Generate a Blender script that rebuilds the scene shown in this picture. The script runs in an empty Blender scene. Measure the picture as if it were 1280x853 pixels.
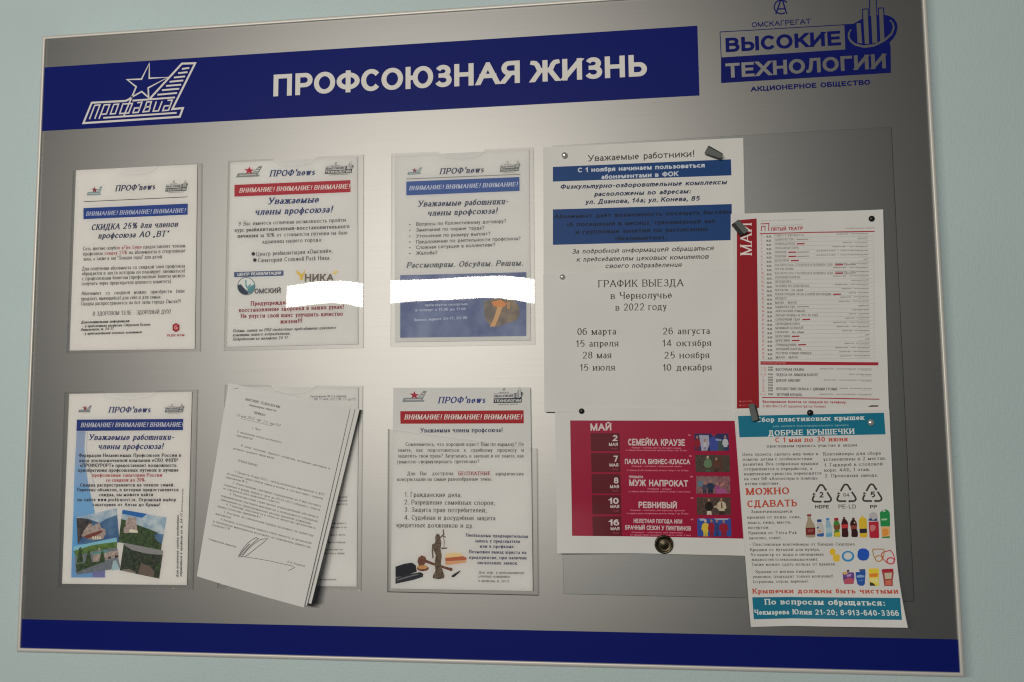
import bpy, math
from mathutils import Matrix, Vector

# ------------------------------------------------------------------ camera, world, light
scene = bpy.context.scene
COL = scene.collection
BW, BH = 1.4035, 1.0          # board size in metres (outer edge of the frame lip)
Z0 = 1.55                     # height of the board's centre above the floor
R_RIGHT = Vector((0.99314686, -0.0100317, -0.11644175))
R_DOWN = Vector((-0.01991347, -0.99626556, -0.08401423))
R_FWD = Vector((-0.1151641, 0.08575723, -0.98963778))
CAM_B = Vector((0.92509679 - BW / 2, -0.63101188 + 0.5, 1.19706306))   # right, up, out of the board
FOC = 1003.0 / 1280.0 * 36.0


def b2w(v):
    """board axes (right, up, out of the board) to world axes"""
    return Vector((v[0], -v[2], v[1]))


cam_data = bpy.data.cameras.new('camera')
cam_data.sensor_width = 36.0
cam_data.lens = FOC
cam_data.clip_start = 0.01
cam_data.clip_end = 100.0
cam = bpy.data.objects.new('camera', cam_data)
COL.objects.link(cam)
rx, ry, rz = b2w(R_RIGHT), b2w(-R_DOWN), b2w(-R_FWD)
M = Matrix(((rx.x, ry.x, rz.x), (rx.y, ry.y, rz.y), (rx.z, ry.z, rz.z))).to_4x4()
M.translation = b2w(CAM_B) + Vector((0, 0, Z0))
cam.matrix_world = M
scene.camera = cam

world = bpy.data.worlds.new('World')
scene.world = world
world.use_nodes = True
bg = world.node_tree.nodes['Background']
bg.inputs[0].default_value = (0.93, 1.0, 1.0, 1)
bg.inputs[1].default_value = 0.06

vs = scene.view_settings
scene.display_settings.display_device = 'sRGB'
vs.view_transform = 'Standard'
vs.look = 'None'
vs.exposure = 0.0
vs.gamma = 1.0
scene.cycles.filter_width = 1.2
scene.cycles.sample_clamp_direct = 18.0
scene.cycles.max_bounces = 8
scene.cycles.transparent_max_bounces = 16
scene.cycles.use_denoising = True
scene.cycles.denoising_prefilter = 'NONE'
scene.cycles.denoising_input_passes = 'RGB_ALBEDO_NORMAL'


def ray(px, py):
    return R_RIGHT * ((px - 640.0) / 1003.0) + R_DOWN * ((py - 426.5) / 1003.0) + R_FWD


def at(px, py, d=0.0):
    """where the sight line of a photo pixel meets the plane d in front of the board: (u, v) in metres from the board's centre"""
    r = ray(px, py)
    k = (d - CAM_B.z) / r.z
    p = CAM_B + r * k
    return p.x, p.y


# the long ceiling luminaire of the corridor: its mirror image is the bright band in the plastic pockets
LAMP_OUT = 3.7
LL = at(362, 372, -LAMP_OUT)
LR = at(750, 372, -LAMP_OUT)
LT = at(521, 356.0, -LAMP_OUT)
LB = at(521, 385.5, -LAMP_OUT)
lamp_data = bpy.data.lights.new('corridor_luminaire', 'AREA')
lamp_data.shape = 'RECTANGLE'
lamp_data.size = LR[0] - LL[0]
lamp_data.size_y = LT[1] - LB[1]
lamp_data.energy = 87.0
lamp_data.color = (1.0, 0.93, 0.82)
lamp = bpy.data.objects.new('corridor_luminaire', lamp_data)
COL.objects.link(lamp)
lamp.location = ((LL[0] + LR[0]) / 2, -LAMP_OUT, Z0 + (LT[1] + LB[1]) / 2)
lamp.rotation_euler = (math.radians(90), 0, 0)      # faces the board (+Y)
lamp.rotation_euler = (math.radians(90), 0, 0)


# ------------------------------------------------------------------ materials
def lin(c):
    c /= 255.0
    return c / 12.92 if c <= 0.04045 else ((c + 0.055) / 1.055) ** 2.4


MATS = {}


def principled(name, col, rough=0.5, metal=0.0, spec=0.5):
    m = bpy.data.materials.new(name)
    m.use_nodes = True
    b = m.node_tree.nodes['Principled BSDF']
    b.inputs['Base Color'].default_value = (col[0], col[1], col[2], 1)
    b.inputs['Roughness'].default_value = rough
    b.inputs['Metallic'].default_value = metal
    b.inputs['Specular IOR Level'].default_value = spec
    return m


def nodes_of(m):
    nt = m.node_tree
    return nt, nt.nodes, nt.links, nt.nodes['Principled BSDF']


def add_bump(m, scale, strength, dist=0.001, detail=4.0, stretch=None):
    nt, ns, lk, b = nodes_of(m)
    tc = ns.new('ShaderNodeTexCoord')
    no = ns.new('ShaderNodeTexNoise')
    no.inputs['Scale'].default_value = scale
    no.inputs['Detail'].default_value = detail
    if stretch:
        mp = ns.new('ShaderNodeMapping')
        mp.inputs['Scale'].default_value = stretch
        lk.new(tc.outputs['Object'], mp.inputs['Vector'])
        lk.new(mp.outputs['Vector'], no.inputs['Vector'])
    else:
        lk.new(tc.outputs['Object'], no.inputs['Vector'])
    bu = ns.new('ShaderNodeBump')
    bu.inputs['Strength'].default_value = strength
    bu.inputs['Distance'].default_value = dist
    lk.new(no.outputs['Fac'], bu.inputs['Height'])
    lk.new(bu.outputs['Normal'], b.inputs['Normal'])
    return no


def tint_noise(m, scale, c1, c2, lo=0.35, hi=0.65, detail=3.0, stretch=None):
    nt, ns, lk, b = nodes_of(m)
    tc = ns.new('ShaderNodeTexCoord')
    no = ns.new('ShaderNodeTexNoise')
    no.inputs['Scale'].default_value = scale
    no.inputs['Detail'].default_value = detail
    if stretch:
        mp = ns.new('ShaderNodeMapping')
        mp.inputs['Scale'].default_value = stretch
        lk.new(tc.outputs['Object'], mp.inputs['Vector'])
        lk.new(mp.outputs['Vector'], no.inputs['Vector'])
    else:
        lk.new(tc.outputs['Object'], no.inputs['Vector'])
    cr = ns.new('ShaderNodeValToRGB')
    cr.color_ramp.elements[0].position = lo
    cr.color_ramp.elements[1].position = hi
    cr.color_ramp.elements[0].color = (*c1, 1)
    cr.color_ramp.elements[1].color = (*c2, 1)
    lk.new(no.outputs['Fac'], cr.inputs['Fac'])
    lk.new(cr.outputs['Color'], b.inputs['Base Color'])


def ink(r, g, b, w=196, rough=0.55):
    """printed colour: the photographed sRGB value taken relative to the white paper beside it (w)"""
    key = ('ink', r, g, b, w, rough)
    if key not in MATS:
        k = 0.78 / lin(w)
        col = [min(0.9, max(0.004, lin(c) * k)) for c in (r, g, b)]
        MATS[key] = principled('printed_ink', col, rough, 0.0, 0.2)
    return MATS[key]


def paper_mat(col=(0.80, 0.795, 0.785)):
    m = principled('paper', col, 0.75, 0.0, 0.25)
    tint_noise(m, 14.0, [c * 0.965 for c in col], [c * 1.02 for c in col], 0.3, 0.7, 5.0)
    add_bump(m, 9.0, 0.25, 0.002, 2.0)
    return m


# pale blue-green paint over a fine woven wallcovering
wall_mat = principled('painted_wallcovering', (0.555, 0.685, 0.715), 0.62, 0.0, 0.3)
tint_noise(wall_mat, 3.0, (0.538, 0.664, 0.694), (0.572, 0.706, 0.737), 0.3, 0.7, 6.0)
nt, ns, lk, b = nodes_of(wall_mat)
tc = ns.new('ShaderNodeTexCoord')
mp1 = ns.new('ShaderNodeMapping'); mp1.inputs['Scale'].default_value = (120, 1, 300)
mp2 = ns.new('ShaderNodeMapping'); mp2.inputs['Scale'].default_value = (300, 1, 100)
n1 = ns.new('ShaderNodeTexNoise'); n1.inputs['Scale'].default_value = 1.0; n1.inputs['Detail'].default_value = 2.0
n2 = ns.new('ShaderNodeTexNoise'); n2.inputs['Scale'].default_value = 1.0; n2.inputs['Detail'].default_value = 2.0
n3 = ns.new('ShaderNodeTexNoise'); n3.inputs['Scale'].default_value = 38.0; n3.inputs['Detail'].default_value = 3.0
lk.new(tc.outputs['Object'], mp1.inputs['Vector']); lk.new(tc.outputs['Object'], mp2.inputs['Vector'])
lk.new(mp1.outputs['Vector'], n1.inputs['Vector']); lk.new(mp2.outputs['Vector'], n2.inputs['Vector'])
lk.new(tc.outputs['Object'], n3.inputs['Vector'])
ad = ns.new('ShaderNodeMath'); ad.operation = 'ADD'
ad2 = ns.new('ShaderNodeMath'); ad2.operation = 'ADD'
lk.new(n1.outputs['Fac'], ad.inputs[0]); lk.new(n2.outputs['Fac'], ad.inputs[1])
lk.new(ad.outputs[0], ad2.inputs[0]); lk.new(n3.outputs['Fac'], ad2.inputs[1])
bu = ns.new('ShaderNodeBump'); bu.inputs['Strength'].default_value = 0.28; bu.inputs['Distance'].default_value = 0.002
lk.new(ad2.outputs[0], bu.inputs['Height']); lk.new(bu.outputs['Normal'], b.inputs['Normal'])

# satin silver film of the board
silver = bpy.data.materials.new('satin_silver_film')
silver.use_nodes = True
nt = silver.node_tree; ns, lk = nt.nodes, nt.links
ns.remove(ns['Principled BSDF'])
gl = ns.new('ShaderNodeBsdfGlossy'); gl.distribution = 'BECKMANN'
gl.inputs['Roughness'].default_value = 0.455
gl.inputs['Anisotropy'].default_value = 0.12      # brushed sideways: the glow spreads up and down
tg = ns.new('ShaderNodeCombineXYZ'); tg.inputs[0].default_value = 1.0
lk.new(tg.outputs[0], gl.inputs['Tangent'])
di = ns.new('ShaderNodeBsdfDiffuse'); di.inputs['Color'].default_value = (0.25, 0.255, 0.26, 1)
mx = ns.new('ShaderNodeMixShader'); mx.inputs[0].default_value = 0.80
tc = ns.new('ShaderNodeTexCoord')
mp = ns.new('ShaderNodeMapping'); mp.inputs['Scale'].default_value = (5.0, 1.0, 1100.0)
no = ns.new('ShaderNodeTexNoise'); no.inputs['Scale'].default_value = 1.0; no.inputs['Detail'].default_value = 4.0
cr = ns.new('ShaderNodeValToRGB')
cr.color_ramp.elements[0].position = 0.3; cr.color_ramp.elements[0].color = (0.292, 0.291, 0.290, 1)
cr.color_ramp.elements[1].position = 0.7; cr.color_ramp.elements[1].color = (0.313, 0.312, 0.311, 1)
lk.new(tc.outputs['Object'], mp.inputs['Vector']); lk.new(mp.outputs['Vector'], no.inputs['Vector'])
lk.new(no.outputs['Fac'], cr.inputs['Fac']); lk.new(cr.outputs['Color'], gl.inputs['Color'])
lk.new(di.outputs[0], mx.inputs[1]); lk.new(gl.outputs[0], mx.inputs[2])
lk.new(mx.outputs[0], ns['Material Output'].inputs['Surface'])

blue_film = principled('dark_blue_film', (0.005, 0.012, 0.165), 0.46, 0.0, 0.11)
white_film = principled('white_lettering_film', (0.80, 0.785, 0.765), 0.5, 0.0, 0.4)
navy_film = principled('navy_lettering_film', (0.005, 0.010, 0.145), 0.46, 0.0, 0.11)
alu = principled('anodised_aluminium', (0.78, 0.765, 0.73), 0.5, 0.35, 0.5)
add_bump(alu, 60.0, 0.06, 0.0005)
chrome = principled('polished_steel', (0.66, 0.65, 0.62), 0.24, 0.62, 0.5)
black_plastic = principled('black_plastic', (0.012, 0.012, 0.012), 0.35, 0.0, 0.4)
tab_plastic = principled('dark_grey_plastic', (0.10, 0.115, 0.112), 0.5, 0.0, 0.4)
add_bump(tab_plastic, 900.0, 0.2, 0.0003)
brass = principled('aged_brass', (0.06, 0.05, 0.03), 0.36, 0.85, 0.5)
tint_noise(brass, 160.0, (0.028, 0.024, 0.016), (0.12, 0.10, 0.06))


def film_mat(name, tint, fac):
    m = bpy.data.materials.new(name)
    m.use_nodes = True
    nt = m.node_tree
    ns, lk = nt.nodes, nt.links
    ns.remove(ns['Principled BSDF'])
    out = ns['Material Output']
    tr = ns.new('ShaderNodeBsdfTransparent'); tr.inputs[0].default_value = (*tint, 1)
    gl = ns.new('ShaderNodeBsdfGlossy'); gl.inputs['Roughness'].default_value = 0.012
    fr = ns.new('ShaderNodeFresnel'); fr.inputs['IOR'].default_value = 1.55
    ml = ns.new('ShaderNodeMath'); ml.operation = 'MULTIPLY'; ml.inputs[1].default_value = fac; ml.use_clamp = True
    tc = ns.new('ShaderNodeTexCoord')                 # slight waviness of the film
    no = ns.new('ShaderNodeTexNoise'); no.inputs['Scale'].default_value = 17.0; no.inputs['Detail'].default_value = 1.5
    bu = ns.new('ShaderNodeBump'); bu.inputs['Strength'].default_value = 1.0; bu.inputs['Distance'].default_value = 4e-5
    lk.new(tc.outputs['Object'], no.inputs['Vector']); lk.new(no.outputs['Fac'], bu.inputs['Height'])
    lk.new(bu.outputs['Normal'], gl.inputs['Normal'])
    mx = ns.new('ShaderNodeMixShader')
    lk.new(fr.outputs[0], ml.inputs[0]); lk.new(ml.outputs[0], mx.inputs[0])
    lk.new(tr.outputs[0], mx.inputs[1]); lk.new(gl.outputs[0], mx.inputs[2])
    lk.new(mx.outputs[0], out.inputs['Surface'])
    return m


clear_film = film_mat('clear_plastic_film', (1.0, 1.0, 1.0), 1.85)
clear_edge = film_mat('clear_plastic_edge', (0.80, 0.80, 0.78), 0.45)
panel_film = film_mat('clear_panel_film', (0.972, 0.984, 0.988), 1.0)
dark_edge = film_mat('cut_plastic_edge', (0.45, 0.46, 0.45), 0.0)
staple_mat = principled('staple_wire', (0.25, 0.25, 0.24), 0.35, 1.0)


# ------------------------------------------------------------------ lettering: every glyph is a set of pen strokes
GLYPHS = {}


def g(ch, w, d, ser=True):
    GLYPHS[ch] = (w, d, ser)


g('А', .95, "0,0 .475,1 .95,0;.17,.36 .78,.36")
g('Б', .74, "0,0 0,1;0,1 .66,1;0,.57 .42,.57 @.42,.285,.32,.285,90,-90 0,0")
g('В', .76, "0,0 0,1;0,1 .42,1 @.42,.765,.28,.235,90,-90 0,.53;.42,.53 @.46,.265,.30,.265,90,-90 0,0")
g('Г', .62, "0,0 0,1;0,1 .62,1")
g('Д', .9, "0,-.2 0,0 .9,0 .9,-.2;.12,0 .24,.35 .28,.7 .28,1;.28,1 .74,1;.74,1 .74,0")
g('Е', .70, "0,0 0,1;0,1 .68,1;0,.52 .62,.52;0,0 .7,0")
g('Ё', .70, "0,0 0,1;0,1 .68,1;0,.52 .62,.52;0,0 .7,0;.2,1.24 .2,1.27;.5,1.24 .5,1.27")
g('Ж', 1.2, ".6,0 .6,1;0,1 .12,.97 .22,.84 .3,.62 .42,.53 .6,.53;.36,.53 .02,0;1.2,1 1.08,.97 .98,.84 .9,.62 .78,.53 .6,.53;.84,.53 1.18,0")
g('З', .68, "@.33,.765,.29,.235,160,-90;.22,.53 .33,.53 @.34,.265,.34,.265,90,-160", False)
g('И', .78, "0,1 0,0;0,.03 .78,.97;.78,1 .78,0")
g('Й', .78, "0,1 0,0;0,.03 .78,.97;.78,1 .78,0;@.39,1.32,.18,.13,180,360")
g('К', .74, "0,0 0,1;.70,1 .2,.5 0,.5;.3,.58 .74,0")
g('Л', .80, "0,.02 .09,.03 .17,.16 .23,.5 .28,1;.28,1 .80,1;.80,1 .80,0")
g('М', .96, "0,0 0,1;0,1 .48,.0 .96,1;.96,1 .96,0")
g('Н', .78, "0,0 0,1;.78,0 .78,1;0,.52 .78,.52")
g('О', .9, "@.45,.5,.45,.5,90,450")
g('П', .78, "0,0 0,1;0,1 .78,1;.78,1 .78,0")
g('Р', .72, "0,0 0,1;0,1 .42,1 @.42,.715,.3,.285,90,-90 0,.43")
g('С', .78, "@.43,.5,.43,.5,38,322")
g('Т', .8, "0,1 .8,1;.4,1 .4,0")
g('У', .84, "0,1 .46,.34;.84,1 .42,.16 .32,.03 .2,0 .06,.0")
g('Ф', .98, ".49,0 .49,1;@.49,.52,.49,.36,90,450")
g('Х', .84, "0,0 .84,1;0,1 .84,0")
g('Ц', .88, "0,1 0,0;.72,1 .72,0;0,0 .88,0 .88,-.2")
g('Ч', .7, "0,1 0,.66 @.24,.66,.24,.2,180,270 .7,.46;.7,1 .7,0")
g('Ш', 1.06, "0,1 0,0;.53,1 .53,0;1.06,1 1.06,0;0,0 1.06,0")
g('Щ', 1.2, "0,1 0,0;.52,1 .52,0;1.04,1 1.04,0;0,0 1.2,0 1.2,-.2")
g('Ъ', .9, "0,1 .22,1;.22,1 .22,0;.22,.57 .58,.57 @.58,.285,.32,.285,90,-90 .22,0")
g('Ы', .98, "0,1 0,0;0,.57 .36,.57 @.36,.285,.3,.285,90,-90 0,0;.98,1 .98,0")
g('Ь', .7, "0,1 0,0;0,.57 .4,.57 @.4,.285,.3,.285,90,-90 0,0")
g('Э', .82, "@.38,.5,.44,.5,145,-145;.25,.5 .8,.5", False)
g('Ю', 1.16, "0,0 0,1;0,.5 .36,.5;@.76,.5,.4,.5,90,450")
g('Я', .74, ".74,0 .74,1;.74,1 .32,1 @.32,.725,.3,.275,90,270 .74,.45;.38,.45 0,0")
for a, c in zip('ABEHKMOPCTX', 'АВЕНКМОРСТХ'):
    GLYPHS[a] = GLYPHS[c]
g('D', .78, "0,0 0,1;0,1 .36,1 @.36,.5,.42,.5,90,-90 0,0")
g('F', .64, "0,0 0,1;0,1 .64,1;0,.5 .58,.5")
g('G', .86, "@.43,.5,.43,.5,42,322;.5,.46 .84,.46 .84,.1", False)
g('L', .6, "0,1 0,0;0,0 .6,0")
g('N', .78, "0,0 0,1;0,.97 .78,.03;.78,0 .78,1")
g('S', .7, "@.35,.75,.32,.25,35,270 @.35,.25,.35,.25,90,-145", False)
g('Y', .8, "0,1 .4,.48 .8,1;.4,.48 .4,0")
# lower case (heights in units of the x-height)
g('а', .72, "@.34,.7,.3,.3,155,0 .64,.1;.64,.58 .3,.54 @.28,.27,.28,.27,100,270 .45,.04 .64,.22;.64,.3 .64,0", False)
g('б', .76, "@.38,.48,.38,.48,90,450;.0,.5 .04,.98 .2,1.27 .68,1.42", False)
g('е', .78, "0,.53 .76,.53 @.39,.5,.37,.5,4,308", False)
g('ё', .78, "0,.53 .76,.53 @.39,.5,.37,.5,4,308;.22,1.3 .22,1.33;.54,1.3 .54,1.33", False)
g('р', .76, "0,-.4 0,1;@.38,.5,.38,.5,90,450")
g('у', .74, "0,1 .38,.06;.74,1 .32,-.26 .2,-.38 .02,-.38")
g('ф', 1.04, ".52,-.4 .52,1.4;@.52,.5,.52,.5,90,450")
LOWER_FROM_CAPS = dict(zip('вгджзийклмнопстхцчшщъыьэюя', 'ВГДЖЗИЙКЛМНОПСТХЦЧШЩЪЫЬЭЮЯ'))
for lo, up in LOWER_FROM_CAPS.items():
    GLYPHS[lo] = GLYPHS[up]
for a, c in zip('aeopcxy', 'аеорсху'):
    GLYPHS[a] = GLYPHS[c]
g('k', .66, "0,0 0,1.42;.62,1 0,.4;.25,.6 .66,0")
g('l', .1, ".05,0 .05,1.42")
g('f', .46, ".15,0 .15,1.15 @.4,1.15,.25,.28,180,80;0,1 .42,1")
g('i', .1, ".05,0 .05,1;.05,1.36 .05,1.4")
g('r', .45, "0,0 0,1;0,.6 @.4,.6,.4,.4,180,85")
g('s', .62, "@.31,.75,.29,.25,35,270 @.31,.25,.31,.25,90,-145", False)
g('t', .42, ".2,1.3 .2,.2 @.36,.2,.16,.2,180,280;0,1 .42,1", False)
g('w', 1.05, "0,1 .26,0 .52,1 .78,0 1.05,1")
g('n', .68, "0,0 0,1;0,.62 @.34,.64,.34,.36,180,0 .68,0")
g('m', 1.1, "0,0 0,1;0,.65 @.275,.68,.275,.32,180,0 .55,0;.55,.65 @.825,.68,.275,.32,180,0 1.1,0")
g('u', .68, "0,1 0,.36 @.34,.36,.34,.36,180,360 .68,1;.68,1 .68,0")
g('\u2202', .74, "@.37,.46,.37,.46,90,450;.74,.5 .71,.95 .5,1.24 .12,1.36", False)
g('\u0446', .88, "0,1 0,0;.72,1 .72,0;0,0 .88,0 .88,-.2")
LOWER = set('вгджзийклмнопстхцчшщъыьэюяабеёруфaeopcxyklfirstwnmu\u2202')
CURSIVE = {'т': 'm', 'п': 'n', 'и': 'u', 'д': '\u2202'}
# digits and marks
g('0', .66, "@.33,.5,.33,.5,90,450", False)
g('1', .34, "0,.74 .2,.84 .32,1;.32,1 .32,0", False)
g('2', .66, "@.33,.71,.31,.29,170,-32 0,0 .66,0", False)
g('3', .66, "@.33,.765,.29,.235,160,-90;.22,.53 .33,.53 @.33,.265,.33,.265,90,-160", False)
g('4', .72, ".54,0 .54,1 0,.28 .72,.28", False)
g('5', .66, ".6,1 .12,1 .07,.56 @.30,.32,.36,.32,122,-122", False)
g('6', .66, "@.33,.32,.33,.32,90,450;.0,.36 @.38,.5,.38,.5,180,50", False)
g('7', .64, "0,1 .64,1 .24,0", False)
g('8', .66, "@.33,.76,.28,.24,90,450;@.33,.27,.33,.27,90,450", False)
g('9', .66, "@.33,.68,.33,.32,90,450;.66,.64 @.28,.5,.38,.5,0,-130", False)
g('.', .1, ".05,0 .05,.03", False)
g(',', .12, ".07,.06 .02,-.16", False)
g(':', .1, ".05,0 .05,.03;.05,.5 .05,.53", False)
g(';', .12, ".07,.06 .02,-.16;.06,.5 .06,.53", False)
g('!', .1, ".05,1 .05,.32;.05,0 .05,.03", False)
g('?', .58, "@.29,.74,.28,.26,170,-55 .29,.32;.29,0 .29,.03", False)
g('-', .32, "0,.36 .32,.36", False)
g('–', .55, "0,.36 .55,.36", False)
g("'", .1, ".05,1.05 .05,.75", False)
g('"', .3, ".05,1 .05,.74;.25,1 .25,.74", False)
g('„', .34, ".1,.06 .02,-.16;.3,.06 .22,-.16", False)
g('“', .34, ".02,.78 .1,1;.22,.78 .3,1", False)
g('«', .5, ".22,.6 .02,.34 .22,.08;.46,.6 .26,.34 .46,.08", False)
g('»', .5, ".02,.6 .22,.34 .02,.08;.26,.6 .46,.34 .26,.08", False)
g('(', .26, "@.4,.42,.4,.65,120,240", False)
g(')', .26, "@-.14,.42,.4,.65,60,-60", False)
g('/', .4, "0,-.05 .4,1.05", False)
g('%', 1.0, "@.2,.76,.2,.24,90,450;@.8,.24,.2,.24,90,450;.2,0 .8,1", False)
g('№', 1.25, "0,0 0,1;0,1 .7,0;.7,0 .7,1;@1.06,.66,.17,.2,90,450;.9,.3 1.22,.3", False)

STYLES = {   # tx = upright stem, ty = level stroke, ser = serif thickness, sh = slant
    'sans': dict(tx=.15, ty=.13, gap=.2),
    'sansb': dict(tx=.225, ty=.195, gap=.16),
    'sansi': dict(tx=.155, ty=.135, gap=.2, sh=.21),
    'sansbi': dict(tx=.215, ty=.18, gap=.17, sh=.21),
    'serif': dict(tx=.16, ty=.075, ser=.055, gap=.27),
    'serifb': dict(tx=.225, ty=.11, ser=.07, gap=.25),
    'serifi': dict(tx=.14, ty=.065, ser=.05, gap=.25, sh=.24),
    'serifbi': dict(tx=.215, ty=.11, ser=.065, gap=.23, sh=.26),
    'slab': dict(tx=.17, ty=.10, ser=.09, gap=.28),
    'slabb': dict(tx=.225, ty=.14, ser=.115, gap=.25),
}


def parse(d):
    out = []
    for s in d.split(';'):
        pts, arc_first, arc_last = [], False, False
        toks = s.split()
        for k, t in enumerate(toks):
            if t[0] == '@':
                cx, cy, ax, ay, a0, a1 = map(float, t[1:].split(','))
                n = max(3, int(abs(a1 - a0) / 17))
                for i in range(n + 1):
                    a = math.radians(a0 + (a1 - a0) * i / n)
                    p = (cx + ax * math.cos(a), cy + ay * math.sin(a))
                    if not pts or math.hypot(p[0] - pts[-1][0], p[1] - pts[-1][1]) > 1e-4:
                        pts.append(p)
                if k == 0:
                    arc_first = True
                if k == len(toks) - 1:
                    arc_last = True
            else:
                x, y = map(float, t.split(','))
                pts.append((x, y))
        out.append((pts, arc_first, arc_last))
    return out


def clip_y(poly, lim, keep_below):
    res = []
    for i in range(len(poly)):
        a, b = poly[i], poly[(i + 1) % len(poly)]
        ia = a[1] <= lim if keep_below else a[1] >= lim
        ib = b[1] <= lim if keep_below else b[1] >= lim
        if ia:
            res.append(a)
        if ia != ib:
            t = (lim - a[1]) / (b[1] - a[1])
            res.append((a[0] + (b[0] - a[0]) * t, lim))
    return res


def expand(pts, wfun, closed=False):
    """pen stroke along a polyline -> list of quads"""
    n = len(pts)
    L, Rr = [], []
    for i in range(n):
        dirs = []
        if i > 0 or closed:
            a, b = pts[i - 1 if i > 0 else n - 2], pts[i]
            dirs.append((b[0] - a[0], b[1] - a[1]))
        if i < n - 1 or closed:
            a, b = pts[i], pts[i + 1 if i < n - 1 else 1]
            dirs.append((b[0] - a[0], b[1] - a[1]))
        nn, ww = [], []
        for dx, dy in dirs:
            l = math.hypot(dx, dy) or 1e-9
            nn.append((-dy / l, dx / l)); ww.append(wfun(dx / l, dy / l))
        w = sum(ww) / len(ww)
        if len(nn) == 2:
            sx, sy = nn[0][0] + nn[1][0], nn[0][1] + nn[1][1]
            dot = 1 + nn[0][0] * nn[1][0] + nn[0][1] * nn[1][1]
            k = 1.0 / max(dot, 0.32)
            mx, my = sx * k, sy * k
        else:
            mx, my = nn[0]
        L.append((pts[i][0] + mx * w / 2, pts[i][1] + my * w / 2))
        Rr.append((pts[i][0] - mx * w / 2, pts[i][1] - my * w / 2))
    return [[L[i], Rr[i], Rr[i + 1], L[i + 1]] for i in range(n - 1)]


CACHE = {}


def glyph(ch, style):
    """-> (advance, list of strokes, each a list of polygons), cap height 1"""
    key = (ch, style)
    if key in CACHE:
        return CACHE[key]
    S = STYLES[style]
    sh = S.get('sh', 0.0)
    src = ch
    if sh and ch in CURSIVE:
        src = CURSIVE[ch]
    if src not in GLYPHS:
        src = '-'
    w0, d, ser_ok = GLYPHS[src]
    tx, ty, gap = S['tx'], S['ty'], S['gap']
    ser = S.get('ser') if ser_ok else None
    if src in LOWER:
        xh = 0.72 if S.get('ser') is None else 0.68
        sx = 0.80 if src in LOWER_FROM_CAPS else 0.74
        if src in 'аебруфёnmu\u2202aeopyfrstwkli':
            sx = 0.72
    else:
        xh, sx = 1.0, 1.0
    w = w0 * sx + tx * 0.35
    kx = (w - tx) / w0 if w0 > 0.2 else 1.0

    def mp(p):
        return (tx / 2 + p[0] * kx, ty / 2 + p[1] * (xh - ty))

    contrast = S.get('ser') is not None
    phi = math.radians(14)

    def wfun(dx, dy):
        if not contrast:
            s = abs(dy)
            return ty + (tx - ty) * s
        a = math.atan2(dy, dx) - phi
        return math.hypot(tx * math.sin(a), ty * math.cos(a)) * 0.98

    strokes, bars, seen = [], [], set()
    for pts, af, al in parse(d):
        q = [mp(p) for p in pts]
        ylo = min(p[1] for p in q) - ty / 2
        yhi = max(p[1] for p in q) + ty / 2
        closed = math.hypot(q[0][0] - q[-1][0], q[0][1] - q[-1][1]) < 1e-4 and len(q) > 6
        runs = [(q, af, al)]
        if contrast and not closed:          # sharp corners: separate strokes with their own weight
            runs, cur = [], [q[0]]
            for i in range(1, len(q)):
                cur.append(q[i])
                if i < len(q) - 1:
                    a1 = math.atan2(q[i][1] - q[i - 1][1], q[i][0] - q[i - 1][0])
                    a2 = math.atan2(q[i + 1][1] - q[i][1], q[i + 1][0] - q[i][0])
                    da = abs((a2 - a1 + math.pi) % (2 * math.pi) - math.pi)
                    if da > math.radians(50):
                        runs.append((cur, af if not runs else False, False)); cur = [q[i]]
            runs.append((cur, af if not runs else False, al))
        for run, a0, a1 in runs:
            run = list(run)
            if not closed:
                for end in (0, -1):
                    if (a0 if end == 0 else a1) or len(run) < 2:
                        continue
                    p, o = (run[0], run[1]) if end == 0 else (run[-1], run[-2])
                    dx, dy = p[0] - o[0], p[1] - o[1]
                    l = math.hypot(dx, dy) or 1e-9
                    dx, dy = dx / l, dy / l
                    if abs(dy) > 0.45:
                        e = tx
                        orig = pts[0] if end == 0 else pts[-1]
                        if ser and p in (q[0], q[-1]) and min(abs(orig[1]), abs(orig[1] - 1), abs(orig[1] + .4), abs(orig[1] - 1.42)) < .01:
                            k2 = (round(p[0], 2), round(p[1], 1))
                            if k2 not in seen:
                                seen.add(k2)
                                hl = tx * 0.5 + 0.07
                                up = dy > 0
                                yb = (p[1] + ty / 2 - ser) if up else (p[1] - ty / 2)
                                bars.append([(p[0] - hl, yb), (p[0] + hl, yb), (p[0] + hl, yb + ser), (p[0] - hl, yb + ser)])
                    else:
                        e = tx * 0.5 if len(runs) == 1 or p in (q[0], q[-1]) else 0.0
                    np_ = (p[0] + dx * e, p[1] + dy * e)
                    if end == 0:
                        run[0] = np_
                    else:
                        run[-1] = np_
            polys = []
            for qd in expand(run, wfun, closed):
                qd = clip_y(qd, yhi, True)
                qd = clip_y(qd, ylo, False) if len(qd) > 2 else qd
                if len(qd) > 2:
                    polys.append([(x + sh * y, y) for x, y in qd])
            strokes.append(polys)
    for b_ in bars:
        strokes.append([[(x + sh * y, y) for x, y in b_]])
    CACHE[key] = (w + gap, strokes, w)
    return CACHE[key]


ROUND_L = set('СОФЭЗЯЛДАТУХЖЧОосефбаэзялдтухжч0689CGOSTXYAceosyxа')
ROUND_R = set('ОФЮЭЗБВРЬЪАТУГХЖКСофюэзбвръьатугхжксе0689DOPAeopyxrf')


def layout(text, style):
    x, out = 0.0, []
    gap = STYLES[style]['gap']
    prev = ' '
    for ch in text:
        if ch == ' ':
            x += 0.5
            prev = ' '
            continue
        adv, st, w = glyph(ch, style)
        k = 0.30 if prev != ' ' else 0.0
        x -= gap * k * ((prev in ROUND_R) + (ch in ROUND_L))
        out.append((x, st))
        x += adv
        prev = ch
    return out, max(x - gap, 0.05)


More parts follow.
